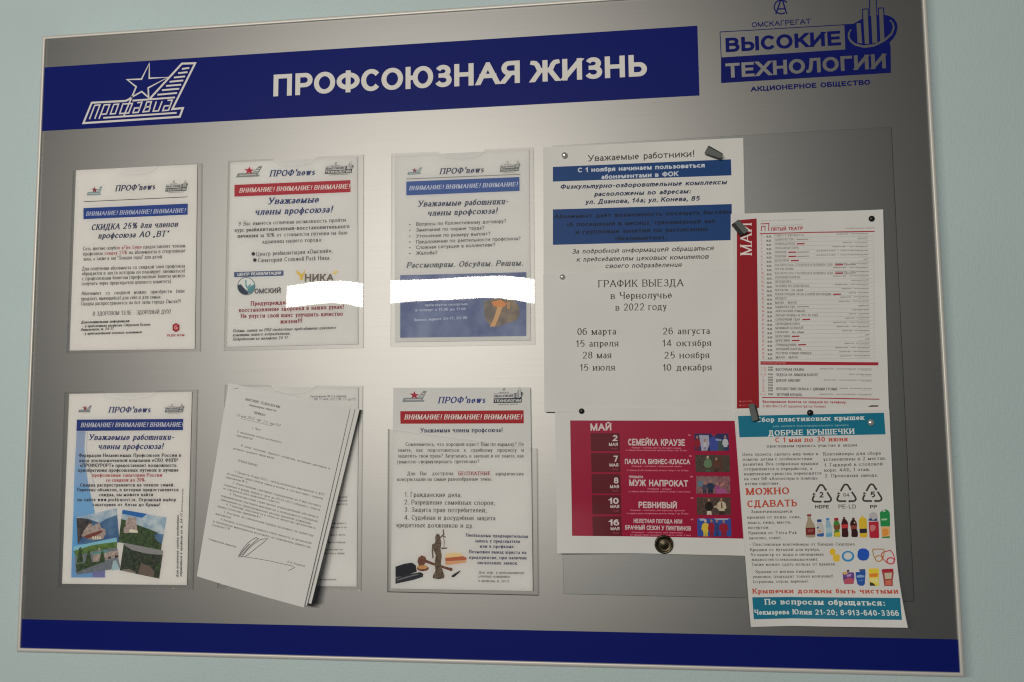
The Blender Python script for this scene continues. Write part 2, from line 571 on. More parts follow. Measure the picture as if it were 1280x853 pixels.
# ------------------------------------------------------------------ mesh building on sheets
def link(o, parent=None):
    COL.objects.link(o)
    if parent:
        o.parent = parent
    return o


def tag(o, label=None, cat=None, group=None, kind=None):
    if label: o['label'] = label
    if cat: o['category'] = cat
    if group: o['group'] = group
    if kind: o['kind'] = kind
    return o


class Mesh:
    """collects faces in world coordinates, then links them as ONE object"""

    def __init__(self):
        self.v, self.f, self.m, self.mats, self.smooth = [], [], [], [], []

    def mi(self, mat):
        if mat not in self.mats:
            self.mats.append(mat)
        return self.mats.index(mat)

    def face(self, pts, mat, smooth=False):
        n = len(self.v)
        self.v += [tuple(p) for p in pts]
        self.f.append(list(range(n, n + len(pts))))
        self.m.append(self.mi(mat)); self.smooth.append(smooth)

    def grid(self, rows, mat, smooth=True, flip=False):
        n = len(self.v)
        nc = len(rows[0])
        for r in rows:
            self.v += [tuple(p) for p in r]
        k = self.mi(mat)
        for i in range(len(rows) - 1):
            for j in range(nc - 1):
                q = [n + i * nc + j, n + i * nc + j + 1, n + (i + 1) * nc + j + 1, n + (i + 1) * nc + j]
                self.f.append(q[::-1] if flip else q); self.m.append(k); self.smooth.append(smooth)

    def build(self, name, parent=None, origin=None):
        og = Vector(origin) if origin is not None else (Vector(parent['_o']) if parent else Vector((0, 0, 0)))
        me = bpy.data.meshes.new(name)
        me.from_pydata([(x - og.x, y - og.y, z - og.z) for x, y, z in self.v], [], self.f)
        for m in self.mats:
            me.materials.append(m)
        me.polygons.foreach_set('material_index', self.m)
        me.polygons.foreach_set('use_smooth', self.smooth)
        me.update()
        o = bpy.data.objects.new(name, me)
        link(o, parent)
        if not parent:
            o.location = og
        o['_o'] = tuple(og)
        return o


def wpt(u, v, d):
    return (u, -d, Z0 + v)


class Ruler:
    """reads positions off an enlarged part of the photo"""

    def __init__(self, ox, oy, k):
        self.ox, self.oy, self.k = ox, oy, k

    def __call__(self, x, y):
        return (self.ox + x / self.k, self.oy + y / self.k)


class Print(Mesh):
    """things printed on a surface whose distance from the board is surf(u, v)"""

    def __init__(self, surf, ruler=None, base=1.2e-4):
        super().__init__()
        self.s, self.R = surf, ruler
        self.z = getattr(surf, 'layer', base)      # later prints lie over earlier ones

    def px(self, p, ruler=True):
        x, y = self.R(*p) if (self.R and ruler) else p
        d = 0.006
        for _ in range(4):
            u, v = at(x, y, d)
            d = self.s(u, v)
        return u, v

    def lay_flat(self, p, clear):
        """print on the tangent plane at p (small pictures on a curling sheet), clear of the paper by that much"""
        (u0, v0), f = self.px(p), self.s
        e = 1e-3
        d0, du, dv = f(u0, v0), (f(u0 + e, v0) - f(u0 - e, v0)) / (2 * e), (f(u0, v0 + e) - f(u0, v0 - e)) / (2 * e)
        self.s = lambda u, v: d0 + du * (u - u0) + dv * (v - v0)
        self.z += clear

    def up(self):
        self.z += 6e-6
        self.s.layer = self.z

    def put(self, u, v, dz=0.0):
        return wpt(u, v, self.s(u, v) + self.z + dz)

    def poly(self, pts, mat):
        self.up()
        self.face([self.put(*self.px(p)) for p in pts][::-1], mat)

    def polyline(self, pts, width_px, mat, closed=False):
        self.up()
        q = [self.px(p) for p in pts]
        u0 = self.px(pts[0]); x, y = pts[0]
        k = self.R.k if self.R else 1.0
        u1 = self.px((x + k, y))
        w = width_px * math.hypot(u1[0] - u0[0], u1[1] - u0[1])
        for i, qd in enumerate(expand(q, lambda a, b: w, closed)):
            self.face([self.put(a, b, (i % 3) * 1.5e-6) for a, b in qd][::-1], mat)

    def quad(self, c, mat, nx=6, ny=6, fine=None):
        """c: four corners, clockwise from top left"""
        self.up()
        q = [self.px(p) for p in c]
        if fine:
            nx = ny = fine
        rows = []
        for i in range(ny + 1):
            t = i / ny
            a = [q[0][k] + (q[3][k] - q[0][k]) * t for k in (0, 1)]
            b = [q[1][k] + (q[2][k] - q[1][k]) * t for k in (0, 1)]
            rows.append([self.put(a[0] + (b[0] - a[0]) * j / nx, a[1] + (b[1] - a[1]) * j / nx) for j in range(nx + 1)])
        self.grid(rows, mat, True, True)

    def disc(self, c, r, mat, ry=None, n=20):
        self.poly([(c[0] + r * math.cos(2 * math.pi * i / n), c[1] + (ry or r) * math.sin(2 * math.pi * i / n)) for i in range(n)], mat)

    def text(self, s, p0, p1, cap, style, mat, rgn=None):
        """baseline from p0 to p1, capital height in photo pixels"""
        A, B = self.px(p0), self.px(p1)
        k = self.R.k if self.R else 1.0
        T = self.px((p0[0], p0[1] - cap * k))
        S_ = self.px((p0[0] + cap * k, p0[1]))
        cm = 0.5 * (math.hypot(T[0] - A[0], T[1] - A[1]) + math.hypot(S_[0] - A[0], S_[1] - A[1]))
        L = math.hypot(B[0] - A[0], B[1] - A[1])
        ex = ((B[0] - A[0]) / L, (B[1] - A[1]) / L)
        ey = (-ex[1], ex[0])
        gl, tot = layout(s, style)
        kx = L / tot
        for gx, strokes in gl:
            mt = mat
            if rgn:
                fx = gx / tot
                for lo, hi, m2 in rgn:
                    if lo <= fx <= hi:
                        mt = m2
            for si, polys in enumerate(strokes):
                for pl in polys:
                    pts = []
                    for x, y in pl:
                        X, Y = (gx + x) * kx, y * cm
                        pts.append(self.put(A[0] + ex[0] * X + ey[0] * Y, A[1] + ex[1] * X + ey[1] * Y, 1.2e-5 + si * 2e-6))
                    self.face(pts if _ccw(pl) else pts[::-1], mt)

    def lines(self, items, cap, style, mat):
        for it in items:
            self.text(it[0], (it[1], it[2]), (it[3], it[4]), cap, style, mat)


def _ccw(pl):
    a = 0.0
    for i in range(len(pl)):
        x0, y0 = pl[i]; x1, y1 = pl[(i + 1) % len(pl)]
        a += x0 * y1 - x1 * y0
    return a > 0


def flat(d):
    return lambda u, v: d


def sheet(name, corners, surf, mat, label, cat, group=None, n=36, thick=2.5e-4, parent=None):
    """a sheet of paper: corners are photo pixels clockwise from the top left"""
    P = Print(surf, None, 0.0)
    q = [P.px(c) for c in corners]
    front, back = [], []
    for i in range(n + 1):
        t = i / n
        a = [q[0][k] + (q[3][k] - q[0][k]) * t for k in (0, 1)]
        b_ = [q[1][k] + (q[2][k] - q[1][k]) * t for k in (0, 1)]
        fr, br = [], []
        for j in range(n + 1):
            u, v = a[0] + (b_[0] - a[0]) * j / n, a[1] + (b_[1] - a[1]) * j / n
            d = surf(u, v)
            fr.append(wpt(u, v, d)); br.append(wpt(u, v, d - thick))
        front.append(fr); back.append(br)
    m = Mesh()
    m.grid(front, mat, True, True)
    m.grid(back, mat, True, False)
    m.grid([front[0], back[0]], mat, False, True)
    m.grid([front[-1], back[-1]], mat, False)
    m.grid([[r[0] for r in front], [r[0] for r in back]], mat, False)
    m.grid([[r[-1] for r in front], [r[-1] for r in back]], mat, False, True)
    if parent:
        return m.build(name, parent)
    cu, cv = sum(p[0] for p in q) / 4, sum(p[1] for p in q) / 4
    o = m.build(name, None, wpt(cu, cv, surf(cu, cv)))
    tag(o, label, cat, group)
    return o


# ------------------------------------------------------------------ the wall
WALL_D = -0.050
w_ = Mesh()
w_.grid([[(x, -WALL_D, z) for x in (-4.0, 4.0)] for z in (3.4, 0.0)], wall_mat, False, True)
wall = w_.build('wall', None, (0, -WALL_D, 1.55))
tag(wall, 'pale blue green painted wall behind the noticeboard', 'wall', None, 'structure')

# ------------------------------------------------------------------ the noticeboard
board = bpy.data.objects.new('notice_board', None)
link(board)
board.location = (0, 0, Z0 - BH / 2)
board['_o'] = (0, 0, Z0 - BH / 2)
board.empty_display_size = 0.1
tag(board, 'large silver noticeboard with blue bands, white title and thin aluminium frame', 'notice board')

hw, hh = BW / 2, BH / 2
m = Mesh()
i_ = 0.004
z_a, z_b = 0.0, -0.018
for (a, b_) in ((z_a, True), (z_b, False)):
    c = [wpt(-hw + i_, -hh + i_, a), wpt(hw - i_, -hh + i_, a), wpt(hw - i_, hh - i_, a), wpt(-hw + i_, hh - i_, a)]
    m.face(c if b_ else c[::-1], silver)
m.build('panel', board)

# frame rails: rounded aluminium profile, mitred at the corners (inset from the lip's outer edge, distance from board plane)
PROF = [(-0.0040, WALL_D + 0.001), (-0.0040, -0.011), (-0.0032, -0.0045), (-0.0014, 0.0000), (-0.0002, 0.0022), (0.0004, 0.0029), (0.0014, 0.0032), (0.0038, 0.0032), (0.0047, 0.0028), (0.0051, 0.0018), (0.0052, 0.0002), (0.0050, -0.002)]
for side in range(4):
    rows = []
    for ins, d in PROF:
        x, y = hw - ins, hh - ins
        ends = [((-x, y), (x, y)), ((x, y), (x, -y)), ((x, -y), (-x, -y)), ((-x, -y), (-x, y))][side]
        rows.append([wpt(e[0], e[1], d) for e in ends])
    m = Mesh()
    m.grid(rows, alu, True, True)
    m.build('frame_rail', board)

F0 = flat(0.0)
# blue bands run to the frame
iu = hw - 0.0052


def band(name, p_top, p_bottom=None, right_px=None):
    """blue band from the left frame rail; its heights are read at photo pixels"""
    vt = at(*p_top)[1]
    vb = at(*p_bottom)[1] if p_bottom else -(hh - 0.0052)
    ur = at(*right_px)[0] if right_px else iu
    P = Mesh()
    P.face([wpt(-iu, vb, 2e-4), wpt(ur, vb, 2e-4), wpt(ur, vt, 2e-4), wpt(-iu, vt, 2e-4)], blue_film)
    return P.build(name, board)


band('header_band', (465, 58.4), (465, 141.8), (873, 75))
band('footer_band', (620, 787))

R = Ruler(330, 50, 5.12)
P = Print(F0, R, 2.6e-4)
P.text('ПРОФСОЮЗНАЯ', (60, 363), ((649.9 - 330) * 5.12, (103.9 - 50) * 5.12), 27.0, 'sansb', white_film)
P.build('title_word', board)
P = Print(F0, R, 2.6e-4)
P.text('ЖИЗНЬ', ((663.2 - 330) * 5.12, (103.3 - 50) * 5.12), ((808.9 - 330) * 5.12, (95.2 - 50) * 5.12), 27.2, 'sansb', white_film)
P.build('title_word', board)


# emblems: drawn once on their own ruler and mapped by three reference points
class Affine:
    def __init__(self, src, dst):
        (x0, y0), (x1, y1), (x2, y2) = src
        A = Matrix(((x0, y0, 1), (x1, y1, 1), (x2, y2, 1))).inverted()
        self.a = A @ Vector([d[0] for d in dst])
        self.b = A @ Vector([d[1] for d in dst])
        self.k = math.hypot(x1 - x0, y1 - y0) / math.hypot(dst[1][0] - dst[0][0], dst[1][1] - dst[0][1])

    def __call__(self, x, y):
        v = Vector((x, y, 1))
        return (self.a @ v, self.b @ v)


TAIL_REF = [(108, 672), (1015, 612), (1160, 108)]
STAR = [(605, 330), (520, 262), (655, 258), (728, 110), (728, 250), (905, 240), (718, 340), (722, 430), (657, 375), (545, 435)]


def tail_emblem(P, mat):
    w = 15.5 / P.R.k
    P.polyline([(490, 600), (605, 330), (520, 262), (655, 258), (728, 110), (728, 250), (905, 240), (718, 340), (722, 430), (657, 375), (545, 437)], w * 0.9, mat)
    P.polyline([(560, 437), (505, 463), (187, 480), (108, 672), (1015, 612), (1045, 530), (945, 540), (1160, 108), (1035, 112), (735, 440)], w * 1.15, mat)
    P.polyline([(570, 460), (970, 430)], w, mat)
    P.polyline([(295, 622), (985, 575)], w, mat)
    for a in [(1035, 162, 1105, 152), (1000, 202, 1088, 192), (960, 243, 1065, 232), (920, 283, 1048, 270), (887, 322, 1028, 310), (848, 362, 1010, 348), (805, 405, 990, 388)]:
        P.polyline([a[:2], a[2:]], w, mat)
    for l in ([(165, 635), (215, 505), (265, 500), (215, 632)], [(255, 632), (305, 500), (357, 497), (325, 585), (275, 590)],
              [(395, 497), (440, 493), (408, 582), (362, 586), (395, 497), (425, 494)], [(480, 492), (570, 487), (535, 577), (450, 582), (480, 492), (510, 490)],
              [(615, 480), (660, 475), (625, 570), (575, 574), (590, 530), (640, 527)], [(690, 523), (705, 474), (748, 470), (735, 515), (690, 523), (670, 566), (725, 560), (738, 518)],
              [(795, 468), (765, 560), (815, 556), (850, 465)], [(900, 458), (945, 455), (910, 550), (855, 555), (872, 510), (925, 507)]):
        P.polyline(l, w * 0.8, mat)


def mini_tail(P, dst, body, star):
    keep = P.R
    P.R = Affine(TAIL_REF, [keep(*p) for p in dst])
    P.poly([(108, 672), (187, 470), (520, 450), (760, 425), (1035, 105), (1165, 105), (960, 535), (1045, 530), (1015, 612)], body)
    light = ink(225, 225, 220)
    P.polyline([(250, 560), (900, 525)], 20 / P.R.k, light)
    for a in [(960, 243, 1065, 232), (880, 330, 1020, 315), (805, 405, 990, 388)]:
        P.polyline([a[:2], a[2:]], 22 / P.R.k, light)
    cx, cy = 640, 330
    st = []
    for i in range(10):
        r = 215 if i % 2 == 0 else 86
        a = math.radians(-85 + 36 * i)
        st.append((cx + r * math.cos(a), cy + r * math.sin(a) * 0.95))
    for i in range(0, 10, 2):
        P.poly([st[i - 1], st[i], st[(i + 1) % 10], (cx, cy)], star)
    P.R = keep


COMP_REF = [(60, 555), (1192, 487), (52, 215)]


def company_emblem(P, dark, pale, mini=False):
    k = 1.0 / P.R.k
    P.polyline([(940, 163), (53, 215), (61, 385)], 5 * k if not mini else 9 * k, dark)
    for pg in ([(60, 385), (889, 332), (1190, 316), (1192, 487), (60, 555)],
               [(882, 168), (940, 162), (1000, 128), (1000, 326), (889, 333)],
               [(1000, 128), (1045, 112), (1090, 102), (1130, 100), (1160, 102), (1195, 114), (1218, 132), (1234, 160), (1236, 192), (1226, 228), (1208, 258), (1183, 285), (1190, 317), (1000, 327)]):
        P.poly(pg, dark)
    ring = [(926, 198), (912, 222), (910, 248), (922, 274), (952, 298), (1010, 313), (1080, 305), (1150, 270), (1196, 228), (1212, 186), (1204, 155), (1186, 136)]
    for i in range(len(ring) - 1):
        t = abs(i - 5) / 6.0
        P.polyline([ring[i], ring[i + 1]], (18 - 10 * t) * k, pale)
    for pg in ([(1003, 150), (1003, 63), (1040, 61), (1043, 115)], [(1051, 110), (1049, -40), (1094, -42), (1097, 102)], [(1109, 100), (1108, 56), (1142, 54), (1147, 102)]):
        P.polyline(pg, 6 * k if not mini else 12 * k, dark)
    for pg in ([(962, 158), (990, 155), (1000, 291), (970, 288)], [(1005, 68), (1037, 66), (1046, 294), (1018, 295)], [(1053, -36), (1090, -38), (1101, 284), (1069, 292)], [(1112, 60), (1138, 58), (1149, 262), (1121, 276)]):
        P.poly(pg, pale)
    P.text('ВЫСОКИЕ', (92, 350), (860, 302), 97 * k, 'sansb', dark)
    P.text('ТЕХНОЛОГИИ', (92, 522), (1160, 457), 99 * k, 'sansb', pale)
    P.text('ОМСКАГРЕГАТ', (265, 185), (658, 160), 35 * k, 'sans', dark)
    P.text('АКЦИОНЕРНОЕ ОБЩЕСТВО', (258, 612), (1055, 565), 33 * k, 'sansb' if not mini else 'sans', dark)
    P.polyline([(462 + 48 * math.cos(math.radians(a)), 48 + 46 * math.sin(math.radians(a))) for a in range(-300, -20, 20)], 8 * k, dark)
    P.polyline([(425, 96), (457, 4), (470, 4), (497, 94)], 9 * k, dark)
    P.polyline([(438, 62), (486, 60)], 8 * k, dark)


def mini_company(P, dst, dark, pale):
    keep = P.R
    P.R = Affine(COMP_REF, [keep(*p) for p in dst])
    company_emblem(P, dark, pale, True)
    P.R = keep


P = Print(F0, Ruler(90, 65, 7.53), 2.6e-4)
tail_emblem(P, white_film)
P.build('aircraft_tail_emblem', board)
P = Print(F0, Ruler(890, 0, 5.333), 2e-4)
company_emblem(P, navy_film, silver)
P.build('company_emblem', board)


# clear plastic pockets fixed to the board
def pocket(corners, depth=0.0028, bulge=0.0016, notch=True, label=None, notch_r=0.17, wob=0.0, wide=False, tilt=0.0, sag=0.0, edge=None):
    edge = edge or clear_edge
    q = [at(*c, depth) for c in corners]
    nx, ny = 24, 22
    rows = []
    for i in range(ny + 1):
        t = i / ny
        r = []
        for j in range(nx + 1):
            s = j / nx
            t0 = 0.0
            if notch:
                x = (s - 0.5) / notch_r
                if abs(x) < 1:
                    t0 = 0.042 * (1 - x * x) ** 0.5 if abs(x) < 0.98 else 0.0
            tt = t0 + (1 - t0) * t
            a = [q[0][k] + (q[3][k] - q[0][k]) * tt for k in (0, 1)]
            b_ = [q[1][k] + (q[2][k] - q[1][k]) * tt for k in (0, 1)]
            u, v = a[0] + (b_[0] - a[0]) * s, a[1] + (b_[1] - a[1]) * s
            d = depth + bulge * math.sin(math.pi * s) ** 0.8 * math.sin(math.pi * min(1, tt * 0.9 + 0.1)) if bulge else depth
            d += wob * math.sin(7.0 * s + 2.0) * (0.5 - tt) + tilt * (tt - 0.5) + sag * math.exp(-s / 0.18) * (0.5 - tt)
            r.append(wpt(u, v, d))
        rows.append(r)
    m = Mesh()
    m.grid(rows, panel_film if wide else clear_film, True, True)
    # returned edges: left, right and bottom walls down to the board
    def down(p):
        return (p[0], -2e-4, p[2])
    L = [r[0] for r in rows]; Rr = [r[-1] for r in rows]; Bt = rows[-1]
    m.grid([L, [down(p) for p in L]], edge, False)
    m.grid([Rr, [down(p) for p in Rr]], edge, False, True)
    m.grid([Bt, [down(p) for p in Bt]], edge, False, True)
    T = rows[0]
    m.grid([T, [(p[0], p[1] + 0.0009, p[2]) for p in T]], edge, False)
    o = m.build('plastic_pocket' if not wide else 'plastic_panel', board)
    if label:
        o['label'] = label
    return o


pocket([(91, 213), (252, 204.3), (249.8, 439), (83, 441.5)], notch_r=.16)
pocket([(285.3, 201.2), (454, 193.6), (453.7, 435), (279.4, 438.6)], bulge=.0007, wob=.0008)
pocket([(489.3, 192.6), (666.6, 184.4), (668.6, 431), (487.8, 433.8)], bulge=.0010, wob=.0003, sag=.0013)
pocket([(80.5, 490.3), (246.5, 487.3), (240.5, 737.5), (72.5, 734.5)], notch_r=.2)
pocket([(281, 481), (453, 482.5), (451, 738.6), (271.5, 736)], notch_r=.16)
pocket([(484.8, 536.6), (670.8, 561), (672.3, 744.8), (483.8, 740.5)], notch=False, depth=.0058, edge=dark_edge, label='open pocket with a slanting top edge')
pocket([(690, 182.6), (1114.5, 158.8), (1143, 752.5), (704.5, 742.8)], depth=0.0022, bulge=0.0, notch=False, wide=True, edge=dark_edge, label='wide clear panel under the pinned papers')


# ------------------------------------------------------------------ printed notices
PAPER = paper_mat()
PAPER_COOL = paper_mat((0.785, 0.79, 0.79))
DARK = ink(52, 48, 48, 190)
GREYTXT = ink(60, 57, 56, 195)
NAVYTXT = ink(45, 48, 78, 190)
BLUETXT = ink(48, 58, 105, 195)
WHITEINK = ink(206, 206, 204)
REDTXT = ink(150, 62, 62, 195)
NOTICES = 'printed notices on the board'


def head(P, name_px, cap, colour):
    P.text("ПРОФ'news", name_px[0], name_px[1], cap, 'serifbi', colour)


def part_done(P, name, parent):
    P.build(name, parent)
    return Print(P.s, P.R)


# 1: discount notice -------------------------------------------------
S = flat(0.0013)
s1 = sheet('notice_sheet', [(95, 213), (246.8, 205.5), (243.5, 436.5), (87, 438.5)], S, PAPER,
           'discount notice with a blue banner and a small red hexagon emblem at its foot', 'notice', NOTICES)
Ra, Rb, Rc = Ruler(90, 200, 7.975), Ruler(90, 300, 7.975), Ruler(80, 350, 7.975)
P = Print(S, Ra)
mini_tail(P, [(146, 356), (285, 350), (304, 266)], ink(120, 140, 148), ink(120, 52, 68))
P.build('tail_emblem', s1)
P = Print(S, Ra)
mini_company(P, [(930, 318), (1140, 308), (938, 250)], ink(62, 68, 78), ink(190, 188, 182))
P.build('company_emblem', s1)
P = Print(S, Ra)
P.quad([(115, 482), (1155, 437), (1152, 547), (115, 592)], ink(35, 62, 128, 192))
P.text('ВНИМАНИЕ! ВНИМАНИЕ! ВНИМАНИЕ!', (140, 560), (1125, 525), 5.2, 'serifbi', ink(175, 182, 200))
P.polyline([(118, 418), (1150, 370)], 0.7, GREYTXT)
P.build('banner', s1)
P = Print(S, Ra)
head(P, ((432, 315), (825, 295)), 7.2, NAVYTXT)
P = part_done(P, 'masthead', s1)
P.text('СКИДКА 25% для членов', (192, 703), (1055, 668), 7.2, 'serifbi', NAVYTXT)
P.text('профсоюза АО „ВТ“', (262, 785), (960, 765), 7.2, 'serifbi', NAVYTXT)
P.build('headline', s1)
P = Print(S, Rb)
P.text('Сеть фитнес-клубов «Flex Gym» предоставляет членам', (112, 107), (1128, 75), 4.6, 'serif', GREYTXT, [(.34, .57, REDTXT)])
P.text('профсоюза скидку 25% на абонементы в спортивные', (112, 158), (1128, 125), 4.6, 'serif', GREYTXT, [(.2, .42, REDTXT)])
P.lines([('залы, а также в зал "Повыше пары" для детей.', 112, 208, 905, 185),
         ('Для получения абонемента со скидкой член профсоюза', 102, 307, 1125, 277),
         ('обращается в зал (в котором он планирует заниматься)', 100, 355, 1125, 325),
         ('с профсоюзным билетом (профсоюзные билеты можно', 100, 405, 1125, 373),
         ('получить через председателя цехового комитета).', 97, 455, 995, 430),
         ('Абонемент   со   скидкой   можно   приобрести   (или', 95, 553, 1120, 527),
         ('продлить имеющийся) для себя и для семьи.', 92, 605, 890, 585),
         ('Скидка распространяется на все залы города Омска!!!', 90, 655, 1080, 630)], 4.6, 'serif', GREYTXT)
P.text('В ЗДОРОВОМ ТЕЛЕ - ЗДОРОВЫЙ ДУХ!', (208, 757), (982, 735), 4.9, 'serif', GREYTXT)
P.R = Rc
P.lines([('Дополнительная информация:', 170, 437, 655, 422)], 3.3, 'sansbi', DARK)
P.lines([('- у председателя профкома Сабуровой Ксении', 185, 474, 858, 457),
         ('Витальевны, т. 24-17', 170, 510, 492, 498), ('- у представителей цеховых комитетов', 185, 549, 775, 532)], 3.2, 'serifbi', GREYTXT)
P.build('body_text', s1)
P = Print(S, Rc)
RED1 = ink(142, 42, 52)
P.poly([(1117, 430), (1152, 450), (1152, 502), (1117, 523), (1083, 502), (1083, 450)], RED1)
P.text('G', (1100, 497), (1134, 496), 5.2, 'sansb', ink(205, 150, 148))
P.text('FLEX GYM', (1030, 566), (1200, 562), 2.7, 'sansb', RED1)
P.build('gym_emblem', s1)

# 2: rehabilitation notice -------------------------------------------
S = flat(0.0013)
s2 = sheet('notice_sheet', [(288, 203.5), (447, 196), (447.5, 430.5), (284, 434)], S, PAPER_COOL,
           'notice with a red banner, a round swan emblem and golden wings', 'notice', NOTICES)
Ra, Rb, Rc = Ruler(285, 190, 7.975), Ruler(285, 280, 7.975), Ruler(280, 335, 7.975)
P = Print(S, Ra)
mini_tail(P, [(80, 256), (310, 246), (342, 144)], ink(120, 126, 126), ink(160, 38, 56))
P.build('tail_emblem', s2)
P = Print(S, Ra)
mini_company(P, [(965, 222), (1232, 212), (975, 150)], ink(58, 64, 74), ink(205, 204, 200))
P.build('company_emblem', s2)
P = Print(S, Ra)
P.quad([(65, 330), (1220, 283), (1222, 402), (65, 447)], ink(158, 48, 62, 200))
P.text('ВНИМАНИЕ! ВНИМАНИЕ! ВНИМАНИЕ!', (112, 408), (1208, 366), 5.6, 'serifbi', WHITEINK)
P.build('banner', s2)
P = Print(S, Ra)
head(P, ((415, 248), (862, 232)), 7.8, BLUETXT)
P = part_done(P, 'masthead', s2)
P.text('Уважаемые', (395, 525), (900, 506), 8.2, 'serifbi', BLUETXT)
P.text('члены профсоюза!', (268, 632), (1030, 605), 8.2, 'serifbi', BLUETXT)
P.build('headline', s2)
P = Print(S, Ra)
P.text('У Вас имеется отличная возможность пройти', (105, 737), (1172, 697), 4.8, 'serif', GREYTXT)
P.text('курс', (68, 800), (165, 797), 4.8, 'serif', GREYTXT)
P.text('реабилитационный-восстановительного', (185, 796), (1212, 760), 4.8, 'serifb', ink(75, 73, 74))
P.R = Rb
P.text('лечения', (92, 141), (298, 134), 4.8, 'serifb', ink(75, 73, 74))
P.text('за 10% от стоимости путевки на базе', (318, 134), (1190, 106), 4.8, 'serif', GREYTXT)
P.text('здравниц нашего города:', (340, 197), (935, 176), 4.8, 'serif', GREYTXT)
P.text('Центр реабилитации «Омский»;', (285, 322), (1040, 288), 5.2, 'serif', GREYTXT)
P.text('Санаторий Cromwell Park Ника.', (300, 384), (1020, 358), 5.2, 'serif', GREYTXT)
P.disc((253, 300), 18, DARK); P.disc((268, 362), 18, DARK)
P.R = Rc
MAROON = ink(128, 38, 50)
P.lines([('Предупреждение заболеваний и', 268, 378, 1110, 345), ('восстановление здоровья в ваших руках!', 150, 443, 1190, 408),
         ('Не упусти свой шанс улучшить качество', 168, 502, 1185, 478), ('жизни!!!', 560, 556, 775, 549)], 5.4, 'serifb', MAROON)
P.lines([('Подать заявку на РВЛ необходимо председателю цехового', 90, 643, 1112, 609), ('комитета нашего подразделения.', 88, 684, 660, 667),
         ('Подробности по телефону 24-17', 88, 726, 635, 709)], 3.6, 'serifbi', ink(80, 80, 82))
P.build('body_text', s2)
P = Print(S, Rb)
P.quad([(62, 482), (553, 465), (553, 517), (62, 533)], ink(70, 86, 122), 2, 2)
P.text('ЦЕНТР РЕАБИЛИТАЦИИ', (95, 520), (530, 504), 3.6, 'sansb', WHITEINK)
P.disc((183, 622), 90, ink(88, 100, 106))
P.disc((183, 620), 82, ink(195, 200, 200))
P.poly([(100, 610), (130, 603), (160, 640), (190, 670), (215, 690), (185, 703), (150, 700), (120, 680), (103, 650)], ink(52, 62, 82))
P.poly([(190, 668), (205, 640), (240, 615), (268, 600), (266, 640), (250, 675), (222, 694)], ink(85, 132, 140))
P.poly([(168, 565), (180, 560), (190, 572), (184, 600), (196, 625), (222, 598), (232, 608), (212, 645), (190, 648), (175, 620), (172, 590)], ink(110, 150, 158))
P.text('ОМСКИЙ', (265, 697), (525, 690), 6.2, 'sansb', ink(84, 84, 86))
P.build('swan_emblem', s2)
P = Print(S, Rb)
GOLD = ink(196, 170, 82)
P.poly([(672, 455), (700, 478), (738, 502), (742, 560), (720, 560), (716, 520), (688, 498)], GOLD)
P.poly([(742, 500), (772, 455), (764, 500), (750, 522), (746, 560), (730, 560), (728, 520)], GOLD)
P.poly([(1045, 492), (1060, 470), (1105, 470), (1080, 495), (1060, 508)], ink(205, 188, 120))
P.text('НИКА', (765, 577), (1055, 577), 9.6, 'sansb', ink(105, 98, 90))
P.build('wings_emblem', s2)

# 3: question list notice -----------------------------------------------
S = flat(0.0013)
s3 = sheet('notice_sheet', [(493.5, 195), (661.5, 187), (663.4, 425.5), (494, 427.8)], S, PAPER_COOL,
           'notice with a blue banner and bullet questions above a wide cloudy blue picture', 'notice', NOTICES)
Ra, R3, Rb = Ruler(495, 190, 7.975), Ruler(475, 175, 3.16), Ruler(495, 330, 7.975)
P = Print(S, Ra)
mini_tail(P, [(112, 230), (245, 222), (260, 156)], ink(120, 138, 142), ink(130, 76, 86))
P.build('tail_emblem', s3)
P = Print(S, Ra)
mini_company(P, [(1036, 200), (1225, 190), (1042, 135)], ink(80, 86, 92), ink(190, 190, 184))
P.build('company_emblem', s3)
P = Print(S, Ra)
P.quad([(103, 297), (1230, 252), (1232, 390), (103, 435)], ink(66, 92, 148, 198))
P.text('ВНИМАНИЕ! ВНИМАНИЕ! ВНИМАНИЕ!', (132, 384), (1205, 344), 5.3, 'serifbi', ink(190, 197, 210))
P.polyline([(105, 271), (1240, 224)], 0.9, ink(130, 130, 126))
P.build('banner', s3)
P = Print(S, Ra)
SLATE = ink(66, 72, 92, 195)
head(P, ((435, 225), (872, 206)), 7.4, SLATE)
P = part_done(P, 'masthead', s3)
P.text('Уважаемые работники-', (215, 549), (1115, 522), 7.6, 'serifbi', SLATE)
P.text('члены профсоюза!', (315, 641), (1000, 616), 7.6, 'serifbi', SLATE)
P.R = R3
P.text('Рассмотрим. Обсудим. Решим.', (105, 506), (563, 497), 7.0, 'serifbi', ink(88, 92, 100, 195))
P.build('headline', s3)
P = Print(S, R3)
G3 = ink(82, 80, 80, 198)
P.lines([('Вопросы по Коллективному договору?', 143, 340, 498, 328), ('Замечания по охране труда?', 143, 363, 412, 354),
         ('Уточнения по размеру выплат?', 143, 387, 436, 377), ('Предложения по деятельности профсоюза?', 143, 410, 555, 396),
         ('Сложная ситуация в коллективе?', 143, 432, 455, 421), ('Жалоба?', 143, 455, 227, 452)], 4.4, 'sans', G3)
for y in (335, 357, 381, 404, 426, 449):
    P.disc((118, y), 2.6, G3, None, 10)
P.build('body_text', s3)
P = Print(S, R3)
blue_cloud = principled('printed_cloudy_blue', (0.1, 0.15, 0.3), 0.5, 0, .35)
tint_noise(blue_cloud, 26.0, (0.105, 0.15, 0.33), (0.24, 0.30, 0.48), 0.36, 0.66, 4.0)
P.quad([(80, 535), (578, 523), (578, 775), (80, 782)], blue_cloud)
brown_cloud = principled('printed_brown', (0.2, 0.15, 0.1), 0.5, 0, .35)
